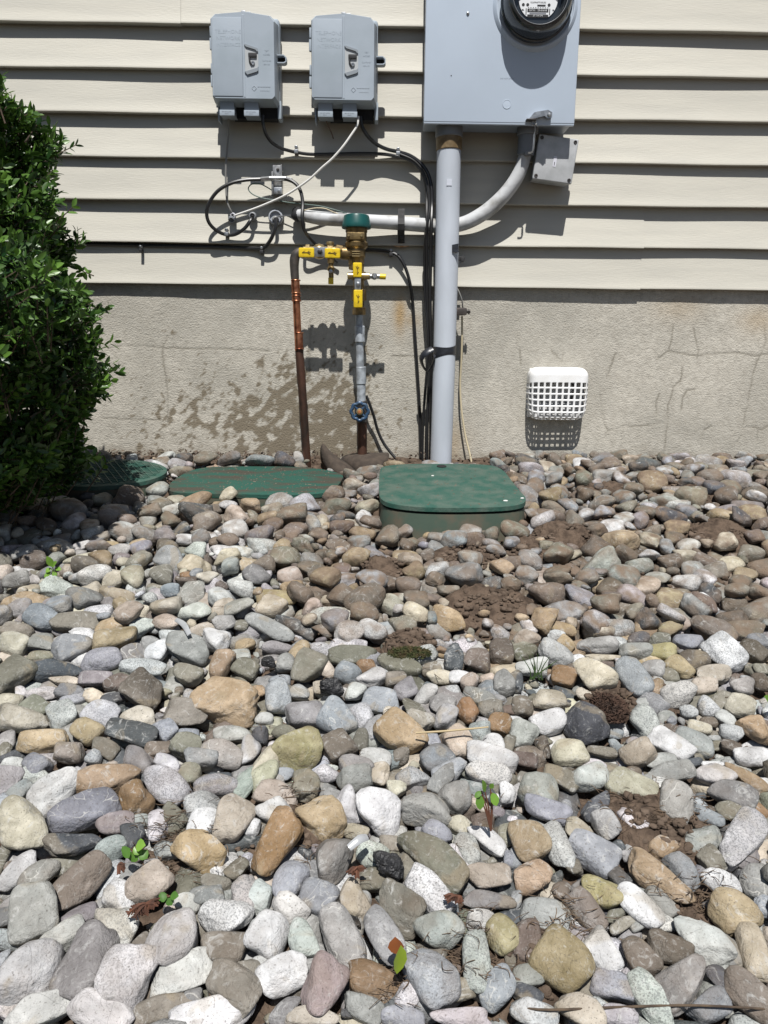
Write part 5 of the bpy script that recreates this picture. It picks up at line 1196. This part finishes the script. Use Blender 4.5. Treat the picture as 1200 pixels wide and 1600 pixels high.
for i, (r, c0, B_, ax_, hc, rr) in enumerate(PL[:300]):
    K = r[5]; big = r[2]*r[3] > 2600
    V, F = pebble(5 if r[2]*r[3] > 4200 else 4, *ax_, rr, rr.uniform(.08,.62) if K not in 'RDKNO' else rr.uniform(.2,.85))
    
    o = tri_obj('charcoal' if K == 'K' else 'river_stone', V, F, M_stone, c0); n = len(V)
    du = dust_at(r[0], r[1], rr)*.8 if r[1] < 1150 else float(rr.uniform(0,.30))
    attrs(o.data, n, np.tile(tint_of(K, rr), (n,1)), np.tile(mix_of(K, rr, du), (n,1)), np.tile(rr.uniform(-9,9,3), (n,1)), band_of(rr))
    M3 = Matrix((B_[0], B_[1], B_[2])).transposed(); o.rotation_euler = M3.to_euler()
    tag(o, LAB[i], 'charcoal' if K == 'K' else 'stone', None if K == 'K' else 'river stones in the bed')
print('stones', len(rows), 'stuff', len(stuff), 'verts', len(VV), 'dup labels', len(LAB)-len(set(LAB)))
# ------------------------------------------------------------------ leaves
def leaf_material(name, dark, light, gloss=.32):
    m = bpy.data.materials.new(name); m.use_nodes = True; nt = m.node_tree; N = nt.nodes; b = N['Principled BSDF']; out = N['Material Output']
    a = N.new('ShaderNodeAttribute'); a.attribute_name = 'leaf_tone'; x = N.new('ShaderNodeMix'); x.data_type = 'RGBA'
    x.inputs[6].default_value = (*dark,1); x.inputs[7].default_value = (*light,1); lnk(nt, a.outputs['Fac'], x.inputs[0]); lnk(nt, x.outputs[2], b.inputs['Base Color'])
    b.inputs['Roughness'].default_value = gloss; b.inputs['Specular IOR Level'].default_value = .5
    tr = N.new('ShaderNodeBsdfTranslucent'); hs = N.new('ShaderNodeHueSaturation'); hs.inputs['Value'].default_value = 1.5; lnk(nt, x.outputs[2], hs.inputs['Color']); lnk(nt, hs.outputs[0], tr.inputs[0])
    ms = N.new('ShaderNodeMixShader'); ms.inputs[0].default_value = .16; lnk(nt, b.outputs[0], ms.inputs[1]); lnk(nt, tr.outputs[0], ms.inputs[2]); lnk(nt, ms.outputs[0], out.inputs[0])
    return m
LT = np.array([(0,0,0),(-.34,.22,.05),(0,.22,-.03),(.34,.22,.05),(-.50,.52,.07),(0,.52,-.03),(.50,.52,.07),(-.34,.80,.03),(0,.80,-.05),(.34,.80,.03),(0,1.0,-.10)], float)
LF = np.array([(0,2,1),(0,3,2),(1,2,5),(1,5,4),(2,3,6),(2,6,5),(4,5,8),(4,8,7),(5,6,9),(5,9,8),(7,8,10),(8,9,10)])
class Leaves:
    def __init__(s): s.v = []; s.t = []; s.n = 0
    def add(s, p, d, nrm, L, W, tone):
        d = d/np.linalg.norm(d); n = nrm - d*nrm.dot(d); n /= np.linalg.norm(n)+1e-9; sx = np.cross(d, n)
        s.v.append(p + LT[:,0:1]*W*sx + LT[:,1:2]*L*d + LT[:,2:3]*W*n*1.4); s.t.append(np.full(len(LT), tone)); s.n += 1
    def build(s, name, m, parent, tw=None):
        V = np.concatenate(s.v); o = root_loc(parent) if parent else Vector(V[0]); V = V-np.array(o[:]); F_ = (LF[None,:,:] + (np.arange(s.n)*11)[:,None,None]).reshape(-1,3)
        ob = tri_obj(name, V, F_, m); me = ob.data
        a = me.attributes.new('leaf_tone', 'FLOAT', 'POINT'); a.data.foreach_set('value', np.concatenate(s.t).astype(np.float32))
        if parent: ob.parent = parent
        else: ob.location = o
        return ob
# ------------------------------------------------------------------ boxwood shrub
BC = np.array([-.97, -.60]); SIL = [(60,782),(92,752),(122,722),(124,690),(130,650),(140,600),(156,560),(174,520),(172,480),(150,430),(130,385),(108,335),(98,290),(75,230),(45,165),(12,128)]
_p = [at(x_, y_, .60) for x_, y_ in SIL]; zp = np.array([-.045] + [p_.z for p_ in _p] + [.93, .99]); rp = np.array([.10] + [p_.x-BC[0]-.032 for p_ in _p] + [.12, .03])
sh = thing('boxwood_shrub', 'dense dark green boxwood shrub standing at the left edge', 'shrub', (BC[0], BC[1], ground_z(BC[1])))
q = np.random.RandomState(3); lv = Leaves(); stems = MB()
lump_d = q.normal(size=(26,3)); lump_d /= np.linalg.norm(lump_d, axis=1)[:,None]
Ntip = 17500
for i in range(Ntip):
    z = q.uniform(-.04, .98); th = q.uniform(-pi, pi)
    R0 = np.interp(z, zp, rp)*(1 + .10*sin(th*3+z*9) + .06*sin(th*7-z*21) + .05*sin(z*37+th*2))
    if q.rand() > (R0/.47)**.7: continue
    sh_ = 1 - abs(q.normal())*.11
    if q.rand() < .035: sh_ = q.uniform(1.0, 1.08)
    if q.rand() < .22: sh_ = q.uniform(.3,.78)
    out = np.array([cos(th), sin(th), 0]); slope_n = np.array([cos(th), sin(th), .25 + 1.1*max(0,(z-.4))])
    tip = np.array([BC[0]+out[0]*R0*sh_, BC[1]+out[1]*R0*sh_*.86, z])
    d = slope_n/np.linalg.norm(slope_n) + np.array([0,0,.35]) + q.normal(size=3)*.42; d /= np.linalg.norm(d)
    L = q.uniform(.035,.065); nn = q.randint(4,6); b0 = tip - d*L
    side = np.cross(d, q.normal(size=3)); side /= np.linalg.norm(side); sid2 = np.cross(d, side)
    tone0 = q.beta(1.6,2.6)*.85 + (.25 if sh_ > .97 and q.rand() < .35 else 0)
    if sh_ > .7 and i % 2 == 0: stems.tube([b0 - d*.02, tip], [.0014,.0009], 4, 1, cap=False)
    for k in range(nn):
        f = (k+.6)/nn; p = b0 + d*L*f; a_ = side if k % 2 == 0 else sid2; open_ = .95 - .45*f; ll = q.uniform(.0155,.026)*(1 - .25*(k == 0)); ww = ll*q.uniform(.36,.46)
        for sg in (1,-1):
            ld = d*(1-open_*.6) + a_*sg*open_ + q.normal(size=3)*.14
            nr = d*1.0 - a_*sg*.3 + q.normal(size=3)*.18
            lv.add(p, ld, nr, ll, ww, float(np.clip(tone0 + q.normal()*.10 + .12*(k == nn-1), 0, 1)))
M_leaf = leaf_material('boxwood_leaf', (.008,.034,.009), (.12,.235,.035), .38)
lv.build('foliage', M_leaf, sh)
part('twigs', stems, M_bark, sh)
br = MB()
for k in range(16):
    a_ = k*2.4; R_ = q.uniform(.1,.24); zt = q.uniform(.2,.75); g0 = Vector((BC[0]+.03*cos(a_), BC[1]+.03*sin(a_), ground_z(BC[1])-.02))
    e_ = Vector((BC[0]+R_*cos(a_), BC[1]+R_*sin(a_), zt)); br.tube([g0, g0.lerp(e_, .4)+Vector((0,0,.06)), e_], [.012,.007,.003], 7, 3)
part('branches', br, M_bark, sh)

# ------------------------------------------------------------------ seedlings and fallen leaf
M_seed = leaf_material('seedling_leaf', (.05,.13,.02), (.20,.36,.05), .4); M_stem = mat('green_stem', (.10,.14,.04), .6); M_stemr = mat('red_stem', (.12,.05,.03), .6)
def seedling(label, cat, base, leaves, stemm, tone=.6, name='seedling'):
    B0 = gr(*base, .040); T = thing(name, label, cat, B0); st_ = MB(); L_ = Leaves()
    d0 = (B0-CAM).dot(fwd)
    for (px, py, ex, ey, wd, tn) in leaves:
        def up_at(x, y):
            r_ = ray(x, y); tt = (DIST + (B0.y-.0))/r_.y; return CAM + r_*tt
        a_ = up_at(px, py); e_ = up_at(ex, ey); dd = np.array((e_-a_)[:]); L = np.linalg.norm(dd); dd[1] -= L*.35
        L_.add(np.array(a_[:]), dd, np.array([.1,-.6,.75]), L*1.03, wd*d0/FPX, tn)
        st_.tube([B0, B0.lerp(a_, .55)+Vector((.001,0,.001)), a_], [.0011,.0009,.0007], 6, 3)
    part('stem', st_, stemm, T); L_.build('leaf', M_seed, T); return T
seedling('bright green seedling with pointed leaves at the edge of the shrub shade', 'seedling', (84,902), [(82,886,76,867,11,.75),(82,886,90,876,10,.6),(80,888,72,893,9,.8),(84,892,88,901,8,.7),(86,888,97,889,8,.7),(80,893,70,901,8,.7)], M_stem)
seedling('thin reddish seedling with upright green leaves right of centre', 'seedling', (767,1298), [(748,1240,750,1262,15,.35),(758,1238,753,1213,10,.6),(768,1238,776,1256,15,.7),(766,1232,770,1222,8,.6),(752,1236,741,1244,9,.3)], M_stemr)
seedling('low dark green ivy sprig among stones on the left', 'ivy sprig', (212,1345), [(212,1322,228,1316,20,.8),(208,1324,224,1330,16,.5),(204,1326,192,1334,22,.15),(212,1330,206,1344,20,.2),(218,1330,232,1338,18,.2)], M_stemr, name='ivy_sprig')
seedling('dark ivy leaves lying flat beside the brown cedar sprig', 'ivy sprig', (255,1405), [(262,1398,248,1402,16,.05),(266,1400,280,1396,14,.1),(262,1402,270,1412,14,.05)], M_stemr, name='ivy_sprig')
seedling('green weed leaf poking in at the right edge', 'seedling', (1205,1100), [(1204,1100,1192,1084,16,.45),(1204,1100,1212,1080,14,.5)], M_stem)
# grass blades
gb = MB()
gp = gr(838,1062,.02)
for k in range(9):
    t_ = at(0,0,0); a_ = rnd.uniform(-1,1); gb.tube([gp+Vector((rnd.uniform(-.01,.01),0,0)), gp+Vector((a_*.012,-.004,.018)), gp+Vector((a_*.03,-.008,.030+rnd.uniform(0,.014)))], [.0011,.0009,.0003], 4, 3)
single('grass_tuft', gb, mat('grass_green', (.06,.11,.03), .6), 'small green grass tuft between stones right of centre', 'grass tuft', origin=gp)
# fallen leaf, green with rusty edge
fl = gr(622,1515,.055); T = thing('fallen_leaf', 'green leaf with red brown edges standing between stones near the bottom', 'leaf', fl)
L_ = Leaves(); q0 = gr(620,1522,.05); L_.add(np.array(q0[:]), np.array([.005,.006,.026]), np.array([.5,-.6,.5]), .024, .014, .55); L_.build('leaf_blade', leaf_material('leaf_yellowgreen', (.13,.20,.02), (.24,.31,.03)), T)
L_ = Leaves(); q1 = gr(622,1492,.052); L_.add(np.array(q1[:]), np.array([-.004,.004,.018]), np.array([-.3,-.7,.6]), .015, .015, .5); L_.build('dry_leaf_tip', leaf_material('leaf_rust', (.10,.03,.012), (.30,.10,.03)), T)
# brown cedar sprigs
M_cedar = mat('dry_cedar', (.12,.048,.026), .85, 0, (.06,.028,.018), 90)
def cedar(px, py, s, label, ang=0):
    c_ = gr(px,py,.045); mb = MB()
    for k in range(7):
        a_ = ang + rnd.uniform(-1.5,1.5); d_ = Vector((sin(a_), -.6*cos(a_)+rnd.uniform(-.5,.5), rnd.uniform(-.7,.2)))*s*rnd.uniform(.5,1.1); e_ = c_+d_
        mb.tube([c_, c_.lerp(e_,.5)+Vector((.002*(k%2),0,.002)), e_], [.0012,.0015,.0008], 5, 3)
        for j in range(4):
            f_ = .3+.18*j; b_ = c_.lerp(e_, f_); mb.tube([b_, b_+Vector((sin(a_+.8),-.2,-cos(a_+.8)))*s*.25], [.0013,.0007], 4, 1); mb.tube([b_, b_+Vector((sin(a_-.8),-.2,-cos(a_-.8)))*s*.25], [.0013,.0007], 4, 1)
    single('cedar_sprig', mb, M_cedar, label, 'dry sprig', 'dry brown cedar sprigs', origin=c_)
cedar(228,1412,.017,'rust brown cedar sprig beside the big pale round stone, left')
cedar(556,1356,.013,'small rust brown cedar sprig below the speckled stone at centre', .3)
cedar(712,1400,.011,'tiny rust brown cedar sprig under the white speckled stone', -.2)
cedar(185,1352,.009,'faint brown cedar sprig lying beside the ivy', 1.2)
# charcoal crumbs, moss, twig
for px, py, s, lb in ((607,1352,.016,'crumbly black charcoal lump beneath the small white stone, centre'),(420,1035,.011,'square black charcoal piece in the middle ground left of centre'),(519,1075,.017,'long black charcoal splinter under the small cream stone')):
    c_ = gr(px,py,.036); rr = np.random.RandomState(px); V, F = pebble(4, s, s*(.8 if px != 519 else .4), s*.75, rr, .95); V = V*(1+rr.normal(size=(len(V),1))*.035)
    o = tri_obj('charcoal', V, F, mat('charcoal_black', (.010,.010,.011), .5, 0, (.028,.028,.03), 90, .9, 160, .004), c_); o.data.polygons.foreach_set('use_smooth', np.zeros(len(F), bool)); tag(o, lb, 'charcoal')
M_moss = mat('moss', (.040,.050,.012), .95, 0, (.085,.060,.025), 120, .9, 300, .003)
def tuft(px, py, rx, ry, hgt, m_, label, name, cat, n=500, seed=1):
    c_ = gr(px,py,.04); rr = random.Random(seed); mb = MB(); d_ = (c_-CAM).dot(fwd)/FPX
    for k in range(n):
        a_ = rr.uniform(0,6.28); r_ = rr.random()**.5; b_ = c_ + Vector((cos(a_)*rx*r_*d_, sin(a_)*ry*r_*d_*1.6, 0)); b_.z = c_.z + SLOPE*(b_.y-c_.y) + hgt*(1-r_*r_)*.6 - .008
        e_ = b_ + Vector((rr.uniform(-1,1), rr.uniform(-1,.3), rr.uniform(.1,1)))*hgt*.7; mb.tube([b_, b_.lerp(e_,.5)+Vector((0,0,.001)), e_], [.0009,.0010,.0004], 3, 1, cap=False)
    single(name, mb, m_, label, cat, origin=c_)
tuft(640,1014,34,10,.007, M_moss, 'low dark moss patch between stones in the middle ground', 'moss_patch', 'moss', 900, 2)
tuft(952,1100,26,22,.011, mat('brown_roots', (.075,.042,.028), .95, 0, (.045,.028,.020), 90), 'clump of brown soil and fine roots beside the dark grey stone', 'root_clump', 'soil clump', 1500, 4)
tw = MB(); tw.tube([gr(800,1573,.022), gr(860,1578,.030), gr(960,1574,.024), gr(1090,1571,.030), gr(1230,1579,.022)], [.0008,.0011,.0011,.0010,.0009], 8, 4)
single('twig', tw, M_bark, 'long brown twig lying across stones at the bottom edge', 'twig', origin=gr(940,1573,.05))
tw = MB(); tw.tube([gr(650,1145,.05), gr(700,1142,.055), gr(763,1136,.052)], [.0012,.0014,.0010], 6, 4)
single('straw', tw, mat('straw', (.42,.33,.19), .7), 'pale straw lying across stones at mid distance', 'straw', origin=gr(700,1142,.05))
# broken clear plastic bits
for px, py, ex, ey, lb in ((545,1325,574,1308,'curved strip of clear plastic between purple grey and white stones'),(275,968,296,992,'clear plastic shard standing between stones on the left')):
    a_ = gr(px,py,.055); b_ = gr(ex,ey,.055); mb = MB(); mb.tube([a_, a_.lerp(b_,.5)+Vector((.002,0,.004)), b_], [.0035,.0045,.0035], 10, 4, flat=.3)
    mm_ = mat('clear_plastic', (.36,.37,.38), .25, 0, (.30,.31,.32), 100); single('plastic_scrap', mb, mm_, lb, 'plastic scrap', origin=a_)
# fine litter: rootlets, straw ends and needles in the gaps
rr = random.Random(12); mb = MB()
spots = [(1020,1290,80,50,70),(280,1330,60,60,80),(470,1300,40,60,60),(950,1100,70,60,50),(1120,930,90,40,50),(820,870,120,60,60),(640,1560,120,40,40),(200,715,110,10,120),(420,722,110,8,120),(1000,760,200,30,60),(600,1200,500,300,150),(150,700,60,8,60),(880,1480,70,60,60),(1080,1430,60,40,40),(730,1500,60,60,40),(300,980,80,40,40)]
for px, py, hw, hh, n in spots:
    if py > 1200: n *= 4
    for k in range(n):
        x_ = px+rr.gauss(0,.5)*hw; y_ = py+rr.gauss(0,.5)*hh
        if y_ < 722 or y_ > 1640: y_ = max(724, min(1630, y_))
        c_ = gr(x_, y_, .0); 
        if c_.y > -.01: c_.y = -.012
        ji = min(len(hy)-1, max(0, int((c_.y+1.90)/RES))); ii = min(len(hx)-1, max(0, int((c_.x+1.75)/RES)))
        hgt = HM[ji,ii]
        if hgt > .030 and hgt < .5 and rr.random() < .95: continue
        hgt = min(hgt, .05) if hgt < .5 else (.006 if c_.y > -.12 else .03)
        c_.z = SLOPE*c_.y + hgt + .0015
        a_ = rr.uniform(0,6.28); L = rr.uniform(.006,.024); d_ = Vector((cos(a_)*L, sin(a_)*L*.7, rr.uniform(-.1,.35)*L)); m_ = c_ + d_*.5 + Vector((rr.gauss(0,.15)*L, rr.gauss(0,.15)*L, rr.uniform(0,.12)*L))
        r_ = rr.uniform(.00025,.00055); mb.tube([c_, m_, c_+d_], [r_, r_, r_*.6], 3, 3, cap=False)
tag(mesh_obj('litter', mb.v, mb.f, mat('dry_litter', (.16,.11,.07), .9, 0, (.05,.035,.025), 30), None, 0, Vector((0,-.8,0))), 'thin dry rootlets and needles scattered between the stones', 'litter', kind='stuff')
# leaf crumbs along the foot of the wall
mb = MB()
for k in range(900):
    x_ = rr.uniform(-1.1,1.2); y_ = -abs(rr.gauss(0,.030))-.006
    if rr.random() < .45: x_ = rr.uniform(-.78,-.05)
    c_ = Vector((x_, y_, SLOPE*y_+rr.uniform(.008,.022))); s_ = rr.uniform(.0025,.007); u_ = Vector((rr.gauss(0,1),rr.gauss(0,1),rr.gauss(0,.5))).normalized(); v_ = u_.orthogonal().normalized()
    mb.add([c_-u_*s_, c_-v_*s_*.6, c_+u_*s_, c_+v_*s_*.6+Vector((0,0,.001))], [(0,1,2,3)])
tag(mesh_obj('leaf_crumbs', mb.v, mb.f, mat('leaf_crumb', (.115,.085,.06), .9, 0, (.05,.035,.028), 60), None, 0, Vector((0,-.05,0))), 'dry leaf crumbs and bark bits along the foot of the wall', 'leaf litter', kind='stuff')
